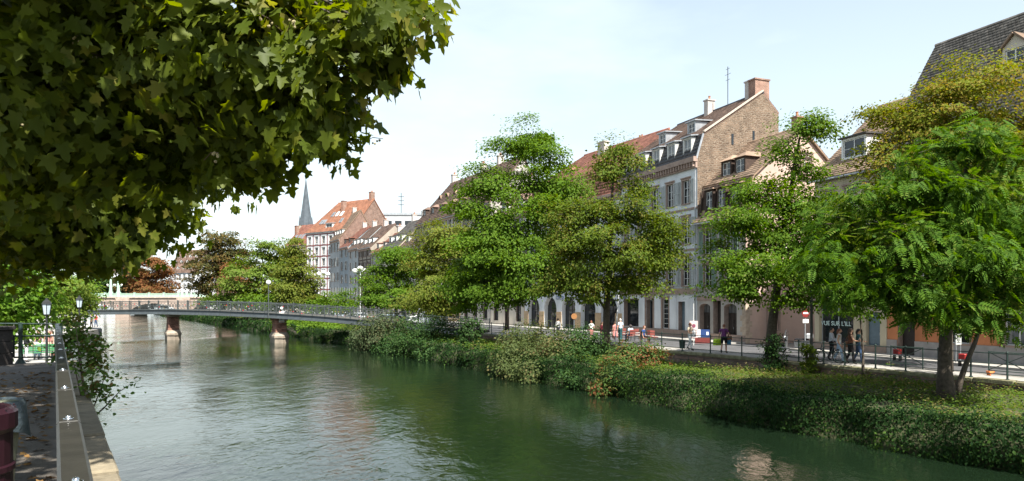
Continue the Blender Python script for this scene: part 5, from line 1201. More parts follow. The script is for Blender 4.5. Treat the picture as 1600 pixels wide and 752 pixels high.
# ------------------------------------------------------------------ people
SKIN = mat('skin', (.46,.27,.19), rough=.55, var=.08, scale=8, spec=.35)
def cloth(n, c, v=.15): return mat(n, c, rough=.9, var=v, scale=14, bump=.3, bscale=40, spec=.15)
HAIRB = mat('brown_hair', (.045,.025,.016), rough=.5, var=.3, scale=30); HAIRA = mat('auburn_hair', (.16,.055,.025), rough=.5, var=.3, scale=30); HAIRG = mat('grey_hair', (.45,.43,.41), rough=.6, var=.2, scale=30)
HAIRD = mat('dark_hair', (.018,.013,.011), rough=.5, var=.3, scale=30)
def person(label, loc, heading, top, bottom, hair, stride=.0, shorts=False, sleeve=1, hairlen=.12, arms=None, sit=False, dress=False, hgt=1.7, group=None, shoe=None, headyaw=0.):
    """one continuous body grown on a posed skeleton; faces +Y before turning. sleeve: 0 none, 1 short, 2 long"""
    root = thing('person', label, 'person', loc, heading, group); k = hgt/1.72; s = stride
    if sit:
        J = {'pel':(0,0,.50),'spi':(0,-.03,.68),'che':(0,-.02,.90),'nec':(0,0,1.07),'hea':(0,.02,1.15),'cro':(0,.03,1.27)}
        for sg, n in ((-1,'l'),(1,'r')):
            J['hip'+n]=(sg*.09,0,.49); J['kne'+n]=(sg*.11,.44,.50); J['ank'+n]=(sg*.11,.42,.09); J['toe'+n]=(sg*.115,.58,.04)
    else:
        J = {'pel':(0,0,.95),'spi':(0,-.01,1.12),'che':(0,0,1.32),'nec':(0,-.01,1.475),'hea':(0,.01,1.55),'cro':(0,.02,1.66)}
        for sg, n in ((-1,'l'),(1,'r')):
            q = s*sg
            J['hip'+n]=(sg*.09,0,.92); J['kne'+n]=(sg*.10,.16*q+.03,.50+.02*abs(q)); J['ank'+n]=(sg*.10,.30*q-(.06 if q < 0 else 0),.09+(.10 if q < -.3 else 0)); J['toe'+n]=(sg*.12,.30*q+.15-(.08 if q < 0 else 0),.035+(.02 if q < -.3 else 0))
    cz = J['che'][2]
    for sg, n in ((-1,'l'),(1,'r')):
        J['sho'+n]=(sg*.185,J['che'][1],cz+.09); ar = (arms or {}).get(n)
        q = -s*sg
        J['elb'+n], J['wri'+n] = ar if ar else ((sg*.25,-.02+.12*q,cz-.19),(sg*.26,.06+.22*q,cz-.43+.04*abs(q)))
        w_, e_ = Vector(J['wri'+n]), Vector(J['elb'+n]); J['han'+n] = tuple(w_+(w_-e_).normalized()*.075)
    RAD = {'pel':(.155,.12),'spi':(.135,.105),'che':(.155,.115),'nec':(.055,.055),'hea':(.078,.09),'cro':(.072,.085),'hip':.098,'kne':.062,'ank':.042,'toe':.036,'sho':.062,'elb':.043,'wri':.029,'han':.036}
    E = [('pel','spi'),('spi','che'),('che','nec'),('nec','hea'),('hea','cro')]
    for n in 'lr': E += [('pel','hip'+n),('hip'+n,'kne'+n),('kne'+n,'ank'+n),('ank'+n,'toe'+n),('che','sho'+n),('sho'+n,'elb'+n),('elb'+n,'wri'+n),('wri'+n,'han'+n)]
    names = list(J); me = bpy.data.meshes.new('body_cage'); me.from_pydata([tuple(Vector(J[n])*k) for n in names], [(names.index(a),names.index(c)) for a, c in E], [])
    ob = bpy.data.objects.new('body_cage', me); COL.objects.link(ob); md = ob.modifiers.new('Skin','SKIN'); md.use_smooth_shade = True
    sv = me.skin_vertices[0].data
    for i, n in enumerate(names):
        rr = RAD.get(n) or RAD[n[:3]]; rr = rr if isinstance(rr, tuple) else (rr, rr); sv[i].radius = (rr[0]*k, rr[1]*k); sv[i].use_root = (n == 'pel')
    ob.modifiers.new('Sub','SUBSURF').levels = 1
    dg = bpy.context.evaluated_depsgraph_get(); ev = ob.evaluated_get(dg); bm = bpy.data.meshes.new_from_object(ev)
    bpy.data.objects.remove(ob); bpy.data.meshes.remove(me)
    V = [v.co.copy() for v in bm.vertices]; Nn = [v.normal.copy() for v in bm.vertices]; Fs = [tuple(p.vertices) for p in bm.polygons]; bpy.data.meshes.remove(bm)
    Jk = {n: Vector(J[n])*k for n in J}
    def seg(c):
        best = None
        for a, d in E:
            p, q = Jk[a], Jk[d]; u = max(0, min(1, (c-p).dot(q-p)/max(1e-9,(q-p).length_squared))); dd = (c-(p+(q-p)*u)).length-(.06 if a in ('pel','spi','che') and d in ('spi','che') else 0)
            if best is None or dd < best[0]: best = (dd, a, d, u)
        return best
    bd = MB(); bd.add(V, Fs)
    for n in 'lr':                                          # four fingers of unequal length and a thumb, curled a little
        w_, h_ = Jk['wri'+n], Jk['han'+n]; d = (h_-w_).normalized(); sd = Vector((0,1,0)) if abs(d.z) > .6 else Vector((1,0,0)); sd = (sd-d*sd.dot(d)).normalized(); pn_ = d.cross(sd)*(1 if n == 'l' else -1)
        for q, ln in enumerate((.066,.076,.071,.055)):
            st = h_+sd*(.027-.018*q)*k; bd.tube([st, st+d*ln*.5*k+pn_*.006, st+d*ln*.9*k+pn_*.026], [.0085*k,.0078*k,.006*k], 5)
        st = w_.lerp(h_,.45)+sd*.03*k; bd.tube([st, st+(sd*.7+d*.7)*.035*k, st+(sd*.45+d)*.055*k+pn_*.012], [.0105*k,.0095*k,.007*k], 5)
    hc = Jk['hea'].lerp(Jk['cro'],.55)
    fy = Matrix.Rotation(headyaw, 3, 'Z')
    def hp(x, y, z): return hc+fy @ (Vector((x,y,z))*k)
    bd.ball(hc+fy @ Vector((0,.012,.0))*k, .1*k, 12, sc=(.78,.95,1.2))
    bd.tube([hp(0,.10,.02),hp(0,.122,-.022),hp(0,.10,-.032)],[.008*k,.014*k,.006*k],5)
    for sg in (-1,1): bd.ball(hp(sg*.08,0,-.01),.028*k,6,sc=(.35,.7,1)); bd.ball(hp(sg*.032,.093,.015),.012*k,6,1,sc=(1,.5,.6))
    bd.tube([hp(-.024,.096,-.062),hp(0,.102,-.06),hp(.024,.096,-.062)], .006*k, 4, 2)
    bd.build('body', [SKIN, mat('eye',(.02,.015,.012),var=.1), mat('lips',(.38,.12,.10),var=.1)], root, smooth=True)
    groups = {'top': [], 'bottom': [], 'shoe': []}
    for f in Fs:
        c = sum((V[i] for i in f), Vector())/len(f); dd, a, d, u = seg(c); z = c.z
        if a[:3] in ('spi','che') and d in ('che','nec') and not (d == 'nec' and u > .72): groups['top'].append(f)
        elif a == 'che' and d[:3] == 'sho': groups['top'].append(f)
        elif a[:3] == 'sho' and (sleeve == 2 or (sleeve == 1 and u < .55)): groups['top'].append(f)
        elif a[:3] == 'elb' and sleeve == 2 and u < .93: groups['top'].append(f)
        elif a == 'pel' and d == 'spi': groups['top' if u > .42 or dress else 'bottom'].append(f)
        elif a == 'pel' or (a[:3] == 'hip' and (not shorts or u < .78)) or (a[:3] == 'kne' and not shorts and u < .9): groups['bottom'].append(f)
        elif a[:3] == 'ank' or (a[:3] == 'kne' and u >= .93): groups['shoe'].append(f)
    for key, mt, push in (('top', top, .016), ('bottom', bottom, .011), ('shoe', shoe or mat('dark_shoe',(.03,.028,.026),var=.2), .012)):
        fs = groups[key]
        if not fs: continue
        used = sorted({i for f in fs for i in f}); mp = {i: j for j, i in enumerate(used)}
        b = MB(); b.add([V[i]+Nn[i]*push*k for i in used], [tuple(mp[i] for i in f) for f in fs])
        b.build({'top':'shirt','bottom':'trousers','shoe':'shoes'}[key] if not (key == 'bottom' and shorts) else 'shorts', mt, root, smooth=True)
    if dress:
        z0 = Jk['pel'].z+.12*k; zl = .42*k; b = MB(); nn = 14; c0 = Jk['pel']
        if not sit: b.tube_prof([(Vector((c0.x,c0.y,z)), r*k) for z, r in ((zl,.27),(zl+.2*k,.235),(c0.z,.19),(z0,.15))], nn, 0); b.build('skirt', top, root, smooth=True)
    # hair: a cap over the skull and, when long, a fall behind the shoulders
    b = MB(); nl = 10; rings = 6
    for i in range(rings+1):
        th = math.pi*.5*i/rings*1.15
        for j in range(nl):
            ph = 2*math.pi*j/nl; x, y, z = .088*math.sin(th)*math.cos(ph), .104*math.sin(th)*math.sin(ph), .132*math.cos(th)
            if y > .05 and z < .06: z = .06; y = .075
            b.v.append(tuple(hp(x, y-.004, z-.0)))
    for i in range(rings):
        for j in range(nl): jj = (j+1) % nl; b.f.append((i*nl+j,(i+1)*nl+j,(i+1)*nl+jj,i*nl+jj)); b.m.append(0)
    if hairlen > .1:
        for j in range(7):
            x = (j-3)*.027; b.tube([hp(x*.9,-.07,.07),hp(x*1.1,-.098,-.03),hp(x*1.15,-.095,-.06-hairlen*.4),hp(x*1.0,-.075,-.06-hairlen)], [.024*k,.034*k,.03*k,.012*k], 6)
    b.build('hair', hair, root, smooth=True)
    return root, Jk
def hand_pt(root, Jk, n): return root.matrix_basis @ Jk['han'+n]
def at_depth(px, Y): return at(px, Y, ST+.11)
def facing(px_dir): return px_dir
along = math.atan2(-RD.y, -RD.x)-math.pi/2                  # heading: along the quay towards us
away = along+math.pi
S_GREYP = cloth('pale_blue_jeans',(.32,.42,.55)); S_JEANS = cloth('blue_jeans',(.05,.085,.16)); S_BLACK = cloth('black_cloth',(.018,.018,.02)); S_WHITE = cloth('white_cloth',(.72,.72,.71),.05); S_BEIGE = cloth('beige_cloth',(.52,.42,.31)); S_PURP = cloth('purple_cloth',(.13,.04,.13)); S_PINK = cloth('salmon_cloth',(.52,.22,.20)); S_WINE = cloth('wine_cloth',(.10,.018,.025)); S_LBLUE = cloth('light_blue_cloth',(.44,.52,.62)); S_BLUE = cloth('blue_cloth',(.035,.07,.20)); S_TEAL = cloth('teal_cloth',(.04,.12,.13)); S_RED = cloth('red_cloth',(.5,.05,.05)); S_GREYT = cloth('grey_cloth',(.42,.43,.46))
S_CAMEL = mat('brown_leather',(.17,.07,.03),rough=.5,var=.2)
def bag(name, label, loc, rz, size, m, cat='bag', strap=None):
    t = thing(name, label, cat, loc, rz); w, d, h = size; b = MB(); b.bbox(-w/2,w/2,-d/2,d/2,-h,-.02,min(w,d)*.28); b.build('body', m, t, smooth=False)
    h_ = MB(); pts = [(-w*.3,0,-.04),(-w*.22,0,.12),(0,0,strap or .17),(w*.22,0,.12),(w*.3,0,-.04)]; h_.tube(pts, .012, 5); h_.build('handle', m, t); return t
off_walk = .85
p = RP(ra(1078,off_walk), off_walk, ST+.11)
A1 = {'l':((-.30,.06,1.12),(-.15,.26,1.14)), 'r':((.30,.05,1.12),(.15,.25,1.10))}
r, Jk = person('person in beige top and white trousers hugging a white bundle by the signboard', p, along+.35, S_BEIGE, S_WHITE, HAIRA, .55, arms=A1, hairlen=.1)
bag('bundle', 'white bundle held in the arms of the person in beige', r.matrix_basis @ Vector((.02,.28,1.26)), along+.35, (.26,.2,.42), S_WHITE, 'bundle', .03)
p = RP(ra(1131,off_walk), off_walk, ST+.11)
A2 = {'l':((-.27,-.02,1.13),(-.30,.02,.90)), 'r':((.28,.03,1.13),(.24,.27,1.02))}
r, Jk = person('person in purple top and short trousers carrying a lime green bag', p, away-1.0, S_PURP, S_BLACK, HAIRA, .6, shorts=True, arms=A2, hairlen=.08)
bag('travel_bag', 'lime green travel bag hanging from the hand of the person in purple', r.matrix_basis @ Vector((-.36,.02,.86)), away-.2, (.56,.26,.40), mat('lime_nylon',(.42,.62,.03),rough=.5,var=.08), strap=.06)
bag('handbag', 'brown handbag over the arm of the person in purple', r.matrix_basis @ Vector((.26,.27,1.03)), away, (.36,.16,.26), S_CAMEL, strap=.07)
bag('carrier_bag', 'blue carrier bag held by the person in purple, beside the handbag', r.matrix_basis @ Vector((.20,.22,.84)), away-.6, (.34,.12,.36), mat('blue_plastic',(.03,.16,.30),rough=.35,var=.2), strap=.2)
off3 = .9
A3 = {'l':((-.26,-.05,1.12),(-.24,.10,.90)), 'r':((.27,-.06,1.12),(.27,.08,.88))}
p = RP(ra(1311,off3), off3, ST+.11)
person('person with auburn hair, white vest and pale jeans walking by the shop', p, along+.6, S_WHITE, S_GREYP, HAIRA, .65, sleeve=0, arms=A3, hairlen=.18)
p = RP(ra(1329,off3), off3, ST+.11)
A4 = {'l':((-.29,.08,1.14),(-.12,.30,1.10)), 'r':((.29,.06,1.14),(.14,.30,1.12))}
r, Jk = person('person with long dark hair and black trousers holding a white booklet', p, along+.9, cloth('brown_cloth',(.12,.05,.03)), S_BLACK, HAIRB, .35, sleeve=0, arms=A4, hairlen=.26, hgt=1.74)
t = thing('booklet', 'white booklet held open by the person with long dark hair', 'booklet', r.matrix_basis @ Vector((.0,.38,1.17)), along+.9)
for sg in (-1,1): MB().prism([(0,0,0),(sg*.15,-.03,.02),(sg*.15,.02,.22),(0,.05,.2)], (0,.006,0)).build('page', S_WHITE, t)
bag('shoulder_bag', 'brown shoulder bag at the hip of the person with long dark hair', r.matrix_basis @ Vector((-.27,-.06,1.12)), along+1.2, (.36,.15,.30), S_CAMEL, strap=.22)
p = RP(ra(1341,1.35), 1.35, ST+.11)
person('person in jeans and dark top walking half hidden behind the booklet holder', p, along+.7, S_TEAL, S_JEANS, HAIRD, .5, arms=A4, hairlen=.12)
p = RP(ra(1299,1.6), 1.6, ST+.11)
person('person in light grey shirt with dark trousers pushing the bicycle', p, along+.5, S_GREYT, S_BLACK, HAIRD, .4, sleeve=2, arms={'l':((-.27,.08,1.15),(-.26,.32,1.05)),'r':((.27,.08,1.15),(.24,.32,1.05))}, hairlen=.06)
# people among the cafe tables
def ppl(px, Y, **k): return at(px, Y, ST)
person('person in loose white shirt standing at the first sandstone pier', at(872,60,ST+.0), away+.3, S_WHITE, S_JEANS, HAIRD, .2, sleeve=2, hairlen=.05)
person('person in white shirt with reddish hair before the big dark arch', at(924,56,ST), away, S_WHITE, S_PINK, HAIRA, .3, sleeve=1, hairlen=.1, hgt=1.62)
person('person in wine-red jacket left of the maple trunk', at(941,54,ST), along+.4, S_WINE, S_BLACK, HAIRB, .2, sleeve=2, hairlen=.16, hgt=1.6)
person('person in salmon pink dress right of the maple trunk', at(961,54,ST), away+.2, S_PINK, S_PINK, HAIRB, .2, sleeve=1, dress=True, hairlen=.1, hgt=1.6)
person('white-haired person in pale striped shirt before the shop window', at(969.5,56,ST), away+.1, S_LBLUE, S_TEAL, HAIRG, .1, sleeve=1, hairlen=.04, hgt=1.78)
def chair(label, loc, rz, group='cafe chairs', m=None):
    t = thing('cafe_chair', label, 'chair', loc, rz, group); m = m or mat('wicker_red',(.20,.055,.045),rough=.7,var=.25,scale=20)
    MB().bbox(-.22,.22,-.22,.22,.43,.47,.02).build('seat', m, t); b = MB(); b.bbox(-.22,.22,-.235,-.2,.56,.92,.01); b.box(-.215,-.185,-.23,-.2,.471,.559); b.box(.185,.215,-.23,-.2,.471,.559); b.build('backrest', m, t)
    for x in (-.19,.19):
        for y in (-.19,.19): MB().tube([(x,y,.43),(x*1.1,y*1.12,0)], .013, 5).build('leg', M_IRON, t)
    return t
def table(label, loc, group='cafe tables'):
    t = thing('cafe_table', label, 'table', loc, 0, group); MB().lathe([(.36,.72),(.37,.735),(.36,.75)],16).build('tabletop', mat('table_top',(.45,.43,.41),rough=.4,var=.1), t); MB().lathe([(.25,0),(.24,.025),(.03,.05),(.025,.715)],8).build('pedestal', M_IRON, t)
for px_, Y, lab in ((978,57,'cafe table before the white-haired person'),(1000,54.5,'cafe table left of the person in dark blue'),(912,59,'cafe table before the big dark arch')): table(lab, at(px_,Y,ST))
c1 = at(985,56,ST); chair('cafe chair under the dark-haired person in light blue', c1, away)
person('dark-haired person in light blue sitting at a cafe table', c1+Vector((0,0,.02)), away, S_LBLUE, S_JEANS, HAIRD, sit=True, hairlen=.2)
c2 = at(1006,53,ST); chair('cafe chair under the person in dark blue', c2, along+.5)
person('fair-haired person in dark blue sitting at the nearest cafe table', c2+Vector((0,0,.02)), along+.5, S_BLUE, S_BLACK, HAIRA, sit=True, hairlen=.1)
for px_, Y, lab in ((992,57.5,'red cafe chair behind the light blue sitter'),(972,58.5,'red cafe chair against the shop window'),(1013,55,'red cafe chair before the narrow shop door'),(1022,54,'red cafe chair nearest the railing gap')): chair(lab, at(px_,Y,ST), random.uniform(0,6))
# ------------------------------------------------------------------ vehicles
TYRE = mat('tyre',(.02,.02,.02),rough=.9,var=.1); RIM = mat('rim',(.45,.46,.47),rough=.35,metal=.7,var=.05); LAMPW = mat('headlight',(.7,.72,.74),rough=.15,var=.05); LAMPR = mat('taillight',(.4,.02,.02),rough=.2,var=.05)
def car(label, loc, rz, color, kind='hatch', group='cars parked along the far quay'):
    t = thing('parked_car' if kind != 'van' else 'delivery_van', label, 'car' if kind != 'van' else 'van', loc, rz, group if kind != 'van' else None)
    pm = mat('car_paint_%s' % color[0], color[1], rough=.3, var=.03, coat=.6)
    if kind == 'van': L_, H, prof = 5.2, 2.45, [(-2.6,.35),(-2.62,2.35),(-2.5,2.45),(1.0,2.45),(1.35,2.35),(1.95,1.35),(2.55,1.15),(2.62,.7),(2.6,.35)]; wd = .98
    else: L_, H, prof = 4.1, 1.48, [(-2.02,.32),(-2.06,.75),(-1.98,.98),(-1.72,1.38),(-1.3,1.48),(.15,1.46),(.55,1.36),(1.05,.98),(1.85,.84),(2.05,.62),(2.03,.32)]; wd = .86
    b = MB(); n = len(prof); belt = .95 if kind != 'van' else 1.3
    secs = []
    for sx, sc in ((-1,1),(1,1)):
        pass
    ring = lambda y, ins: [(x*(1-ins*.03), y*(1-(max(0,z-belt)/(H-belt))*.20 if z > belt else 1)*1.0, z) for x, z in prof]
    Lr = [(-wd, 1.), (-wd*.93, 0), (wd*.93, 0), (wd, 1)]
    rows_ = []
    for yy, ins in ((-wd,1),(-wd*.94,0),(wd*.94,0),(wd,1)):
        rows_.append([(x*(.985 if ins else 1), yy*(1-.20*max(0,z-belt)/(H-belt)), z-(.02 if ins and z > .5 else 0)) for x, z in prof])
    for q in rows_: b.v += q
    for q in range(3):
        for i in range(n): j = (i+1) % n; b.f.append((q*n+i, q*n+j, (q+1)*n+j, (q+1)*n+i)); b.m.append(0)
    b.f += [tuple(range(n-1,-1,-1)), tuple(range(3*n,4*n))]; b.m += [0,0]
    b.build('body', pm, t, smooth=False)
    for sy in (-1,1):
        def sp(x, z): return (x, sy*(wd*(1-.20*max(0,z-belt)/(H-belt))+.006), z-.02)
        pls = [[(-1.62,1.0),(-1.5,1.36),(-.55,1.40),(-.55,1.0)],[(-.47,1.0),(-.47,1.40),(.2,1.38),(.88,1.0)]] if kind != 'van' else [[(.75,1.4),(.75,2.2),(1.25,2.2),(1.7,1.4)]]
        for pl in pls: MB().prism([sp(*q) for q in pl], (0,sy*.006,0)).build('side_window', M_GLASS, t)
        for x in (-1.25,1.28) if kind != 'van' else (-1.5,1.7):
            wb = MB(); ws = [(x+.32*math.cos(a)*rr, y, .32+.32*math.sin(a)*rr) for y, rr in ((sy*(wd-.20),1),(sy*(wd+.012),1)) for a in [2*math.pi*i/14 for i in range(14)]]
            wb.add(ws, [tuple(range(14)), tuple(range(14,28))]+[(i,(i+1)%14,14+(i+1)%14,14+i) for i in range(14)]); wo_ = wb.build('wheel', TYRE, t)
            rb = MB(); ws = [(x+.2*math.cos(a), sy*(wd+.02), .32+.2*math.sin(a)) for a in [2*math.pi*i/10 for i in range(10)]]; rb.add(ws, [tuple(range(10))]); rb.build('rim', RIM, wo_)
        MB().bbox(L_/2-.22,L_/2-.04,sy*wd*.72-.15,sy*wd*.72+.15,.62,.78,.02).build('headlight', LAMPW, t); MB().bbox(-L_/2-.02,-L_/2+.08,sy*wd*.8-.1,sy*wd*.8+.1,.75,.98,.02).build('taillight', LAMPR, t)
        MB().ball((.72 if kind != 'van' else 1.5, sy*(wd+.1), 1.03 if kind != 'van' else 1.5),.1,6,sc=(.6,1,.8)).build('mirror', pm, t)
    fw = [(.58,1.34),(1.0,1.0)] if kind != 'van' else [(1.38,2.28),(1.93,1.38)]
    for nm, (xa,za),(xb,zb2) in (('windscreen',fw[0],fw[1]),)+((('rear_window',(-1.72,1.36),(-1.93,1.04)),) if kind != 'van' else ()):
        yt, yb = wd*.74, wd*.85; d = .02 if xa > 0 else -.02
        MB().prism([(xa+d,-yt,za),(xb+d,-yb,zb2),(xb+d,yb,zb2),(xa+d,yt,za)], (d*.4,0,.01)).build(nm, M_GLASS, t)
    return t
cz = lambda px_, Y: at(px_, Y, ST)
qz = math.atan2(RD.y, RD.x)
car('white delivery van parked below the yellow-green tree', cz(672,80), qz, ('white',(.7,.71,.72)), 'van')
car('white parked car just left of the delivery van', cz(648,82), qz+math.pi, ('white',(.7,.71,.72)))
car('light grey parked car, third left of the delivery van', cz(623,87), qz, ('grey',(.40,.42,.44)))
car('silver-blue parked car under the round tree', cz(604,92), qz, ('blue',(.28,.36,.44)))
car('silver parked car beside the right tall street lamp', cz(556,103), qz+.25, ('silver',(.5,.52,.54)))
car('pale blue parked car by the second sapling', cz(526,110), qz, ('paleblue',(.42,.50,.58)))
# bicycle and scooter
def bicycle(label, loc, rz, m):
    t = thing('bicycle', label, 'bicycle', loc, rz)
    for x in (-.52,.52):
        b = MB(); n = 20; pts = [(x+.33*math.cos(2*math.pi*i/n),0,.34+.33*math.sin(2*math.pi*i/n)) for i in range(n+1)]; b.tube(pts, .024, 6, cap=False); w_ = b.build('wheel', TYRE, t)
        b = MB(); pts = [(x+.305*math.cos(2*math.pi*i/n),0,.34+.305*math.sin(2*math.pi*i/n)) for i in range(n+1)]; b.tube(pts, .016, 5, cap=False); b.build('rim', RIM, w_)
        b = MB()
        for i in range(12): a = math.pi*2*i/12; b.tube([(x,.02*(-1)**i,.34),(x+.3*math.cos(a),0,.34+.3*math.sin(a))], .003, 3)
        b.build('spokes', RIM, w_)
    b = MB(); bb0, st_, hd = (-.06,0,.30), (-.22,0,.80), (.36,0,.86)
    for p0, p1, r_ in ((bb0,st_,.017),(st_,(.34,0,.80),.017),(bb0,(.37,0,.72),.019),(bb0,(-.52,0,.34),.012),(st_,(-.52,0,.34),.011),((.34,0,.92),(.40,0,.66),.02),((.40,0,.66),(.52,0,.34),.014)): b.tube([p0,p1], r_, 6)
    b.build('frame', m, t)
    MB().tube([(-.24,0,.86),(-.22,0,.80)],.014,5).bbox(-.38,-.12,-.07,.07,.87,.92,.03).build('saddle', S_BLACK, t)
    MB().tube([(.26,-.28,1.02),(.36,-.2,1.03),(.35,0,.99),(.36,.2,1.03),(.26,.28,1.02)],.013,6).tube([(.345,0,.92),(.35,0,.99)],.014,6).build('handlebar', RIM, t)
    MB().tube([(-.06,-.1,.30),(-.06,.1,.30)],.012,5).bbox(-.1,-.02,-.2,-.1,.16,.18,.004).bbox(-.1,-.02,.1,.2,.42,.44,.004).build('pedals', M_IRON, t)
    MB().tube([(-.85,0,.50),(-.72,0,.66),(-.45,0,.69)],.012,4).build('mudguard', RIM, t)
    return t
bicycle('dark bicycle with pale mudguards pushed past the ivy bush', RP(ra(1295,.75),.75,ST+.11), qz+.25, mat('bike_paint',(.05,.07,.075),rough=.4,var=.1))
def scooter(label, loc, rz):
    t = thing('motor_scooter', label, 'scooter', loc, rz); g = mat('scooter_grey',(.10,.105,.11),rough=.35,var=.1)
    for x in (-.62,.66):
        n = 16; b = MB(); b.tube([(x+.2*math.cos(2*math.pi*i/n),0,.25+.2*math.sin(2*math.pi*i/n)) for i in range(n+1)], .055, 7, cap=False); w_ = b.build('wheel', TYRE, t); MB().lathe([(.14,-.03),(.14,.03)],10).xf(Matrix.Translation((x,0,.25)) @ Matrix.Rotation(math.pi/2,4,'X')).build('rim', RIM, w_)
    b = MB(); b.prism([(-.95,-.19,.5),(-.3,-.2,.35),(-.1,-.19,.38),(-.05,-.19,.72),(-.9,-.16,.80)], (0,.38,0)); b.build('body', g, t)
    MB().prism([(-.1,-.2,.28),(.42,-.2,.28),(.42,-.2,.34),(-.1,-.2,.34)], (0,.4,0)).build('footboard', g, t)
    b = MB(); b.prism([(.40,-.22,.30),(.50,-.22,.30),(.44,-.17,1.0),(.36,-.17,1.0)], (0,.40,0)); b.build('leg_shield', g, t)
    MB().bbox(-.85,-.05,-.15,.15,.805,.90,.05).build('seat', S_BLACK, t); MB().bbox(-1.1,-.72,-.19,.19,.92,1.22,.06).build('top_case', mat('pale_case',(.45,.46,.47),rough=.4,var=.05), t)
    MB().tube([(.3,-.34,1.08),(.4,-.15,1.08),(.4,.15,1.08),(.3,.34,1.08)],.016,6).tube([(.66,0,.3),(.42,0,1.08)],.025,6).build('handlebar', M_IRON, t)
    MB().ball((.52,0,.95),.09,8).build('headlight', LAMPW, t); MB().prism([(.5,-.2,1.02),(.42,-.18,1.4),(.42,.18,1.4),(.5,.2,1.02)], (.01,0,.002)).build('windshield', M_GLASS2, t)
    for sy in (-1,1): MB().tube([(.4,sy*.25,1.08),(.38,sy*.33,1.25)],.008,4).ball((.38,sy*.34,1.28),.05,6,sc=(.4,1,.8)).build('mirror', M_IRON, t)
    return t
scooter('grey scooter with a pale top case parked at the no-entry sign', at(1240,43.5,ST), 2.6)
# ------------------------------------------------------------------ signs, lamps, bins
t = thing('no_entry_sign', 'red no-entry sign on a thin pole at the side street corner', 'road sign', at(1258,43,ST+.0))
MB().tube([(0,0,0),(0,0,2.75)],.03,7).build('pole', M_ZINC, t); d_ = MB().lathe([(.26,-.012),(.26,.012)],20).xf(Matrix.Translation((0,-.05,2.45)) @ Matrix.Rotation(math.pi/2,4,'X')).build('disc', mat('sign_red',(.20,.022,.02),rough=.5,var=.1), t)
MB().box(-.18,.18,-.072,-.064,2.40,2.50).build('bar', M_SIGN, d_); MB().box(-.2,.2,-.06,-.045,1.85,2.08).build('plate', M_SIGN, t); t.rotation_euler.z = .25
def post_lamp(label, loc, h, m, kind, k=1.):
    t = thing('street_lamp', label, 'street lamp', loc)
    MB().lathe([(.13*k,0),(.12*k,.7),(.075*k,.75),(.05*k,h)],9).build('pole', m, t)
    if kind == 'globes':
        MB().tube([(-.75,0,h-.2),(0,0,h-.05),(.75,0,h-.2)],.045,6).build('arm', m, t)
        for sx in (-.75,0,.75):
            z = h+(.35 if sx == 0 else 0); MB().ball((sx,0,z),.42,10,sc=(1,1,.8)).build('globe', _M['opal_glass'], t)
    elif kind == 'lantern':
        b = MB(); f = MB()
        for i in range(6):
            a, c = math.pi*i/3, math.pi*(i+1)/3; b.quad((.15*k*math.cos(a),.15*k*math.sin(a),h+.08*k),(.15*k*math.cos(c),.15*k*math.sin(c),h+.08*k),(.23*k*math.cos(c),.23*k*math.sin(c),h+.62*k),(.23*k*math.cos(a),.23*k*math.sin(a),h+.62*k))
            f.bar((.155*k*math.cos(a),.155*k*math.sin(a),h+.08*k),(.235*k*math.cos(a),.235*k*math.sin(a),h+.62*k),.025*k)
        b.build('glass', mat('lantern_glass',(.42,.50,.55),rough=.2,var=.1), t); f.lathe([(.27*k,h+.62*k),(.2*k,h+.75*k),(.07*k,h+.86*k),(.05*k,h+.95*k)],6).lathe([(.06*k,h),(.16*k,h+.075*k)],6)
        f.build('lantern_frame', m, t)
    return t
M_WHITEMET = mat('white_metal',(.62,.64,.66),rough=.4,var=.05)
post_lamp('left one of two tall white street lamps before the far houses', at(505,118,ST), 7.6, M_WHITEMET, 'globes')
post_lamp('right one of two tall white street lamps, by the round tree', at(563,100,ST), 7.4, M_WHITEMET, 'globes')
post_lamp('dark lantern post with ivy at its foot by the side street', RP(ra(1268,-.25),-.25,ST+.1), 4.9, M_IRON, 'lantern')
t = thing('flag_pole', 'slim white pole leaning beside the trunk of the broad maple', 'pole', at(961,52,ST)); MB().tube([(0,0,0),(.32,0,4.4)],[.05,.035],8).build('shaft', M_WHITEMET, t)
post_lamp('near lantern post on the lower left quay before the weeping tree', at(73,23.5,1.0), 3.1, M_IRON, 'lantern', .62)
post_lamp('second lantern post further along the lower left quay', at(124,42,1.0), 3.15, M_IRON, 'lantern', .8)
# A-board and poster board at the dark doors
p = at(1084,51,ST); t = thing('signboard', 'tall white signboard with a red symbol on a pole by the dark doors', 'signboard', p, -.25)
MB().box(-.02,.02,-.02,.02,0,3.0).build('pole', M_WHITEPAINT, t); o = MB().box(-.28,.28,-.08,-.03,.55,1.75).build('panel', mat('poster_paper',(.62,.50,.48),rough=.7,var=.1), t); MB().lathe([(.13,-.006),(.13,.006)],14).xf(Matrix.Translation((0,-.088,1.4)) @ Matrix.Rotation(math.pi/2,4,'X')).build('symbol', mat('poster_red',(.22,.06,.10),var=.1), o)
for z, w_ in ((1.08,.4),(.98,.34),(.88,.4),(.78,.3)): MB().box(-w_/2,w_/2,-.086,-.081,z,z+.035).build('print_line', M_IRON, o)
p = at(1097,51.5,ST); t = thing('poster_stand', 'low red and blue poster stand before the left dark door', 'poster stand', p, -.3)
b = MB(); b.box(-.5,.62,-.05,.05,.1,.5); b.build('base', mat('dull_red',(.16,.03,.025),var=.15), t)
for x, m in ((-.26,M_SIGN),(.06,S_BLUE),(.38,S_BLUE)): o = MB().box(x-.16,x+.155,-.07,-.052,.56,1.12).build('poster', m, t)
MB().box(.30,.46,-.078,-.0715,.72,.95).build('print', M_SIGN, o)
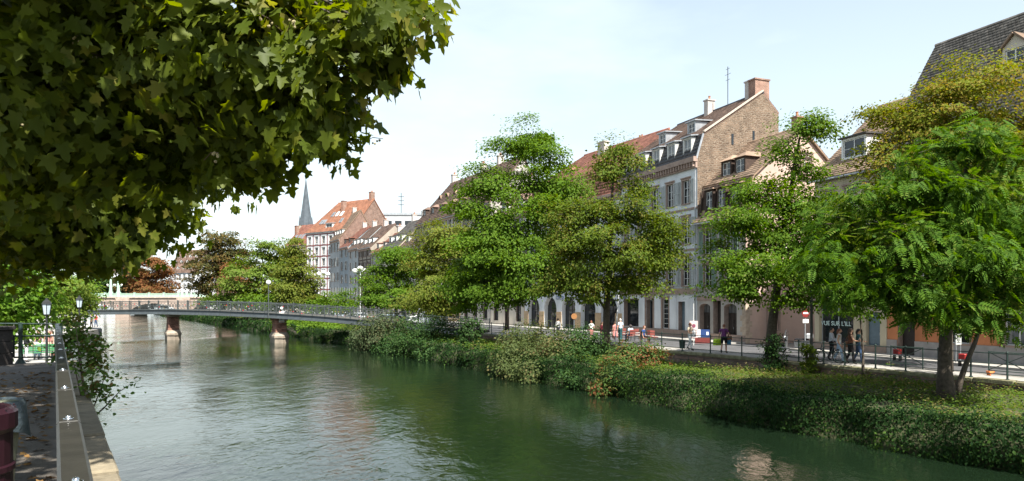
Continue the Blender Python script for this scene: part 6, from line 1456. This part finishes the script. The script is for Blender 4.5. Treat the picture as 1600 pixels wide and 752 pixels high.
t = thing('round_sign', 'orange-brown round sign on a stand before the dark arch', 'sign', at(897,66,ST)); MB().tube([(0,0,0),(0,0,1.6)],.03,6).build('pole', M_ZINC, t); MB().lathe([(.27,-.02),(.27,.02)],20).xf(Matrix.Translation((0,-.06,1.75)) @ Matrix.Rotation(math.pi/2,4,'X')).build('disc', mat('orange_brown',(.30,.14,.05),var=.1), t)
for px_, Y, lab in ((878,0,'first blue street name plate on the arcaded house'),(887,0,'second, wider blue street name plate on the arcaded house')):
    pass
def plaque(house_, x, z, w_, label):
    o = MB().box(x-w_/2,x+w_/2,-.075,-.052,z,z+.36).build('street_plate', mat('plate_blue',(.02,.06,.20),rough=.3,var=.1), house_)
    for dz in (.1,.21): MB().box(x-w_*.38,x+w_*.38,-.08,-.0755,z+dz,z+dz+.05).build('plate_line', M_SIGN, o)
plaque(HA, 7.55, 3.35, .55, ''); plaque(HA, 8.35, 3.35, .8, ''); plaque(HW, .75, 3.42, .62, '')
# red crates, bins, cone, menu board near the orange house
def crate(label, px_, off, z0=0): 
    o = RP(ra(px_,off),off,ST+.11 if off < 1.5 else ST); t = thing('planter', label, 'planter box', o, rdz, 'red planter boxes'); MB().bbox(-.17,.17,-.14,.14,.36,.62,.03).build('box', mat('red_plastic',(.27,.02,.018),rough=.4,var=.1), t)
    for x in (-.16,.16): MB().box(x-.02,x+.02,-.12,.12,0,.279).build('leg', M_IRON, t)
crate('red box left of the thick trunk before the orange house', 1402, 6.0); crate('red box right of the thick trunk before the orange house', 1505, 5.6)
o = at(1537,36.5,ST); t = thing('rubbish_bin', 'dark wheeled bin with yellow label before the orange house', 'bin', o, .5)
MB().bbox(-.34,.34,-.33,.33,.12,1.0,.05).build('body', M_IRON, t); MB().bbox(-.36,.36,-.36,.36,1.005,1.09,.05).build('lid', M_IRON, t); MB().box(.0,.22,-.345,-.333,.5,.75).build('label_plate', mat('yellow_label',(.6,.5,.05),var=.05), t)
for x in (-.26,.26): MB().lathe([(.11,-.03),(.11,.03)],12).xf(Matrix.Translation((x,.26,.11)) @ Matrix.Rotation(math.pi/2,4,'Y')).build('wheel', TYRE, t)
t = thing('traffic_cone', 'small orange cone lying on the kerb by the crossed barrier', 'cone', RP(ra(1545,1.1),1.1,ST+.2)); c = MB().lathe([(.02,.26),(.09,.0)],10); c.xf(Matrix.Rotation(1.3,4,'Y')).build('cone', mat('cone_orange',(.55,.16,.04),var=.1), t); MB().box(-.11,.11,-.11,.11,-.025,-.004).xf(Matrix.Rotation(1.3,4,'Y')).build('base', mat('cone_orange',(.55,.16,.04)), t)
t = thing('menu_board', 'white menu board standing under the window of the orange house', 'menu board', at(1497,35.6,ST), .45); MB().box(-.22,.22,-.03,.03,1.0,1.55).build('panel', mat('menu_paper',(.45,.47,.45),var=.08), t)
for x in (-.18,.18): MB().box(x-.015,x+.015,-.02,.02,0,.999).build('leg', M_ZINC, t)
for z in (1.46,1.39,1.32,1.25,1.18,1.09): MB().box(-.16,.16-.08*random.random(),-.036,-.0305,z,z+.025).build('print_line', M_IRON, t)
o = MB().box(-1.1,1.1,-.06,0,0,.5)
for px_ in (1066,): t = thing('litter_basket', 'small green litter basket on a railing post near the white house', 'litter bin', RP(ra(px_,.15),.15,ST+.25)); MB().lathe([(.16,0),(.2,.5),(.21,.52)],12).build('basket', M_GREENIRON, t); MB().tube([(0,0,-.14),(0,0,0)],.03,6).build('foot', M_GREENIRON, t)
# ------------------------------------------------------------------ left path: handrail, bins, gate, people beyond
M_RAILM = mat('bronze_green_paint', (.024,.0225,.018), rough=.45, var=.25, scale=6, spec=.5, bump=.06, bscale=50)
M_CHROME = mat('bolt_steel', (.62,.63,.64), rough=.16, metal=1., var=.03)
root = thing('quay_handrail', 'dark flat-topped handrail with shiny dome bolts along the upper path', 'handrail', LP(1.2,0,2.96)); o0 = LP(1.2,0,2.96); lrz = math.atan2(LD.y, LD.x)
seg = 1.5; zt_ = HC-.60-2.96
sm = MB().bbox(.004,seg-.004,-.052,.052,zt_-.045,zt_,.012).mesh('rail_segment', M_RAILM); pm_ = MB().box(-.03,.03,-.03,.03,0,zt_-.047).mesh('post', M_RAILM); bm_ = MB().lathe([(.024,zt_),(.024,zt_+.008),(.017,zt_+.010)],12).ball((0,0,zt_+.010),.013,10).mesh('bolt', M_CHROME, True)
bl = MB().box(-.008,.008,-.02,.02,.12,zt_-.1).mesh('baluster', M_RAILM); lw = MB().box(.034,seg-.034,-.022,.022,.09,.12).mesh('lower_rail', M_RAILM); up_ = MB().box(.034,seg-.034,-.022,.022,zt_-.1,zt_-.07).mesh('upper_rail', M_RAILM)
for i in range(-1, 14):
    p = LP(1.2+i*seg,0,2.96)-o0
    link('rail_segment', sm, root, p, lrz); link('post', pm_, root, p, lrz); link('lower_rail', lw, root, p, lrz); link('upper_rail', up_, root, p, lrz)
    for q in (.07,): link('bolt', bm_, root, p+Vector((LD.x,LD.y,0))*q, lrz)
    for j in range(1, 13): link('baluster', bl, root, p+Vector((LD.x,LD.y,0))*(seg*j/13), lrz)
# maroon bin, bagged bin
t = thing('litter_bin', 'round maroon litter bin with ribs at the left edge of the path', 'litter bin', LP(5.35,-.52,2.97)); MAR = mat('maroon_paint',(.019,.004,.008),rough=.4,var=.2,scale=3,spec=.5)
MB().lathe([(.24,0),(.25,.02),(.25,.30),(.262,.31),(.262,.34),(.25,.35),(.25,.60),(.262,.61),(.262,.64),(.25,.65),(.25,.84),(.275,.87),(.275,.96),(.24,.99),(.22,.985),(.21,.6)],26).build('body', MAR, t, smooth=False); MB().lathe([(.212,.60),(.205,.605)],20).build('liner', S_BLACK, t)
rv = MB()
for i in range(14): a = 2*math.pi*i/14; rv.ball((.262*math.cos(a),.262*math.sin(a),.985),.007,6)
rv.build('rivets', MAR, t)['kind'] = 'stuff'
t = thing('bag_bin', 'grey-green tapered bin with a plastic bag hanging over its rim', 'litter bin', at(-12,6.1,2.955)); GB = mat('grey_green_plastic',(.16,.17,.12),rough=.6,var=.15)
MB().lathe([(.14,0),(.15,.02),(.205,.70),(.225,.72),(.225,.76),(.2,.77)],20).build('body', GB, t, smooth=False)
b = MB(); n = 18; prof = [(.19,.70),(.225,.79),(.245,.76),(.265,.66),(.25,.56)]
for i, (r_, z) in enumerate(prof):
    for j in range(n):
        a = 2*math.pi*j/n; k_ = 1+(.06*math.sin(a*5+i)+.05*math.sin(a*9+2*i))*(i > 1); b.v.append((r_*k_*math.cos(a), r_*k_*math.sin(a), z-(.10*max(0,math.sin(a*1.0+.5)) if i > 2 else 0)+.02*math.sin(a*7)*(i > 2)))
for i in range(len(prof)-1):
    for j in range(n): jj = (j+1) % n; b.f.append((i*n+j,i*n+jj,(i+1)*n+jj,(i+1)*n+j)); b.m.append(0)
b.build('plastic_bag', mat('pale_plastic',(.075,.10,.115),rough=.3,var=.15,scale=8,bump=.4), t, smooth=True)
# gate and pier
gb = G(32,568,2.95); t = thing('metal_gate', 'dark green metal gate frame at the end of the upper path', 'gate', gb); dx = Vector((.985,.17,0))
def gp(u, z): return dx*u+Vector((0,0,z))
MB().tube([gp(0,0),gp(0,1.08)],.05,8).lathe([(.13,0),(.06,.12)],8).build('gate_post', M_GREENIRON, t); MB().tube([gp(-1.2,1.06),gp(.98,1.03)],.022,6).build('top_bar', M_GREENIRON, t)
g_ = MB()
for z in (.72,.16): g_.tube([gp(-.16,z),gp(.84,z)],.025,6)
for u in (-.16,.84): g_.tube([gp(u,.16),gp(u,.74)],.025,6)
for u in (.1,.3,.5,.7): g_.tube([gp(u,.16),gp(u,.72)],.008,4)
for z in (.3,.44,.58): g_.tube([gp(-.16,z),gp(.84,z)],.007,4)
g_.build('gate_leaf', M_GREENIRON, t)
MB().tube([gp(.98,0),gp(.98,1.05)],.035,8).build('gate_post', M_GREENIRON, t)
c = at(-16,18.2,2.95); t = thing('gate_pier', 'dark stone gate pier beside the metal gate', 'pillar', c); DK = mat('dark_pier_stone',(.05,.042,.038),rough=.9,var=.3,scale=4,bump=.4,island=.15)
for i in range(3): MB().bbox(-.36,.36,-.36,.36,.002+i*.3,.296+i*.3,.02).build('stone', DK, t)
MB().bbox(-.41,.41,-.41,.41,.90,.99,.02).build('cap', DK, t)
MB().bbox(-.9,-.44,-.3,.3,0,1.25,.03).build('shaft', mat('terracotta_post',(.35,.14,.07),var=.15), t)
# bench and people on the lower quay
bz_ = G(58,563,1.02); t = thing('park_bench', 'green slatted bench on the lower quay beyond the gate', 'bench', bz_, .45); BG = mat('bench_green',(.03,.16,.06),rough=.5,var=.15)
for i in range(4): MB().bbox(-.9,.9,-.2+i*.11,-.11+i*.11,.43,.465,.01).build('slat', BG, t)
for i in range(4): MB().bbox(-.9,.9,.245,.28,.52+i*.11,.615+i*.11,.01).build('slat', BG, t)
for x in (-.75,.75):
    MB().box(x-.03,x+.03,-.18,.24,.38,.429).build('bracket', M_IRON, t)
    for y in (-.17,.23): MB().box(x-.025,x+.025,y-.025,y+.025,0,.379).build('leg', M_IRON, t)
    MB().box(x-.025,x+.025,.285,.32,.38,.98).build('back_post', M_IRON, t)
t2 = thing('park_bench', 'second green bench, nearer the lantern post', 'bench', G(62,556,1.02)+Vector((.6,.5,0)), .45)
for i in range(4): MB().bbox(-.9,.9,-.2+i*.11,-.11+i*.11,.43,.465,.01).build('slat', BG, t2)
for x in (-.75,.75):
    for y in (-.17,.23): MB().box(x-.025,x+.025,y-.025,y+.025,0,.429).build('leg', M_IRON, t2)
bz2 = Vector(bz_)
person('person in dark top and white trousers standing left of the green bench', G(41,566,1.02), -1.3, S_BLACK, S_WHITE, HAIRD, .15, arms={'l':((-.28,.05,1.15),(-.2,.32,1.05)),'r':((.28,.05,1.15),(.2,.30,1.0))}, sleeve=2)
person('person in dark shirt standing behind the green bench', G(60,556,1.02), 2.9, S_BLACK, S_JEANS, HAIRD, .1, sleeve=1)
person('person in white top sitting on the bench', G(56,561,1.02)+Vector((.2,-.03,0)), 3.5, S_WHITE, S_GREYP, HAIRB, sit=True)
person('person in salmon top standing by the second lantern side of the gate', G(76,560,1.02), -2.6, S_PINK, S_BEIGE, HAIRA, .2, sleeve=0)
person('person in white blouse standing right of the salmon top by the gate', G(81,558,1.02), 2.2, S_WHITE, S_PINK, HAIRB, .2)
person('person in red shirt far along the lower quay by the footbridge', at(150,96,1.02), 3.0, S_RED, S_JEANS, HAIRD, .3)
person('person in dark clothes far along the quay beside the red shirt', at(143,95,1.02), 2.6, S_BLACK, S_BLACK, HAIRD, .2)
person('person in white shirt far along the quay left of the dark clothes', at(132,90,1.02), 3.3, S_WHITE, S_JEANS, HAIRB, .2)

# ------------------------------------------------------------------ plane tree over the river
L_PLANE = leafmat('plane_leaf', (.060,.088,.010), (.115,.145,.014), (.19,.18,.03), .14, trans=.45, rough=.5, spec=.2, tv=2.4)
def plane_tree(name, label, base, lobes, tr, nclump, nleaf, crad, leaf, parts, twigs=None, fruit=True):
    root, C, pos = tree(name, label, 'tree', base, lobes, tr, nclump, nleaf, crad, leaf, L_PLANE, tpl=T_PLANE, bark=mat('plane_bark',(.075,.065,.05),rough=.9,var=.4,scale=3,bump=.4), shell=.3, droop=.75, flat=.8, parts300=parts, limbn=18, limbr=.22, upw=.32, outw=.85, arch=.34)
    if fruit:
        b = MB(); base = Vector(base)
        sel = [q for q in range(len(C)) if (lambda w: w.y > 2 and abs(w.x/w.y) < .9)(Vector(C[q])+base)]
        random.shuffle(sel)
        for q in sel[:70]:
            c = Vector(C[q])+Vector((random.uniform(-.3,.3),random.uniform(-.3,.3),random.uniform(-.2,.2))); e = c+Vector((random.uniform(-.3,.5),random.uniform(-.4,.1),random.uniform(-.15,.1)))
            m_ = c.lerp(e,.5)+Vector((0,0,.04)); b.tube([c,m_,e],[.005,.004,.003],4)
            for k in range(random.randrange(3,8)):
                u = random.uniform(.35,1.05); pp = c.lerp(e,u)+Vector((random.uniform(-.04,.04),random.uniform(-.04,.04),random.uniform(-.05,.02))); b.ball(pp, random.uniform(.010,.017), 5, 1)
        o = b.build('seed_twigs', [mat('twig',(.13,.09,.07)), mat('seed_ball',(.36,.31,.17),var=.2)], root); o['kind'] = 'stuff'
    return root
near = [LB(455,8,7,90,46,80), LB(630,12,6.6,34,22,60)+(.7,), LB(560,30,6.5,86,56,110)+(.6,), LB(590,90,6.8,50,40,70)+(.7,), LB(520,130,7,80,60,100)+(.7,), LB(570,60,6.9,70,60,80)+(.5,), LB(420,110,7.2,150,120,150), LB(480,178,7.4,70,34,80), LB(400,236,7.3,30,22,36), LB(525,212,7.6,40,14,40), LB(370,205,8,90,54,110), LB(300,100,7.5,170,140,160), LB(215,210,8.5,130,76,150), LB(120,120,7.5,190,170,200), LB(300,255,9.5,50,26,80), LB(-60,150,7.5,180,200,200),
        LB(150,-90,6.8,240,130,200), (Vector((-4.3,4.5,9.8)),(2.7,2.9,1.4),.75), (Vector((-6.6,1,10.3)),(3.0,3.0,2.0),.35), (Vector((-7.6,7,10.6)),(3.4,3.2,2.0),.5), (Vector((-4.6,7.2,10.8)),(2.4,2.8,1.6),.4), (Vector((-5.6,-2.0,10)),(3.0,3,2.0),.3)]  # unseen lobes overhead, added to shade the crown's left part and the path
plane_tree('plane_tree', 'plane tree whose dark leafy crown overhangs the top left of the river', (-9.6,9.8,2.95), near, .26, 1050, 55000, .33, .13, True)
farp = [LB(262,300,13,40,24,90), LB(205,342,14,50,24,90), LB(140,335,13,100,56,130), LB(40,330,13,140,80,140), LB(165,385,15.5,44,18,60), LB(90,395,15.5,90,22,90), LB(0,398,15,80,22,90), LB(120,230,13.5,200,110,200), LB(-80,290,13,140,100,150), LB(240,225,14,100,56,130), LB(60,150,14,260,100,220)]
plane_tree('plane_tree', 'second plane tree, further along the left path, with low hanging leaves', (-17.0,18.5,2.95), farp, .26, 460, 23500, .5, .165, False)
# fallen leaves on the path
n = 1500; a = 1+19*RNG.random(n)**.8; f_ = -4.5*RNG.random(n)**1.3-.1; pos = np.array([LP(x, y, 2.958+.012*random.random()) for x, y in zip(a, f_)])
nr = RNG.normal(size=(n,3))*.22+np.array([0,0,1.]); fw = RNG.normal(size=(n,3))*np.array([1,1,.05])
tag(link('fallen_leaves', scatter('fallen_leaves', pos, nr, fw, .075*(.5+.8*RNG.random(n)), T_PLANE2, leafmat('dry_leaf',(.16,.085,.03),(.28,.17,.06),(.10,.06,.03),.3,trans=.1,rough=.7))), kind='stuff')
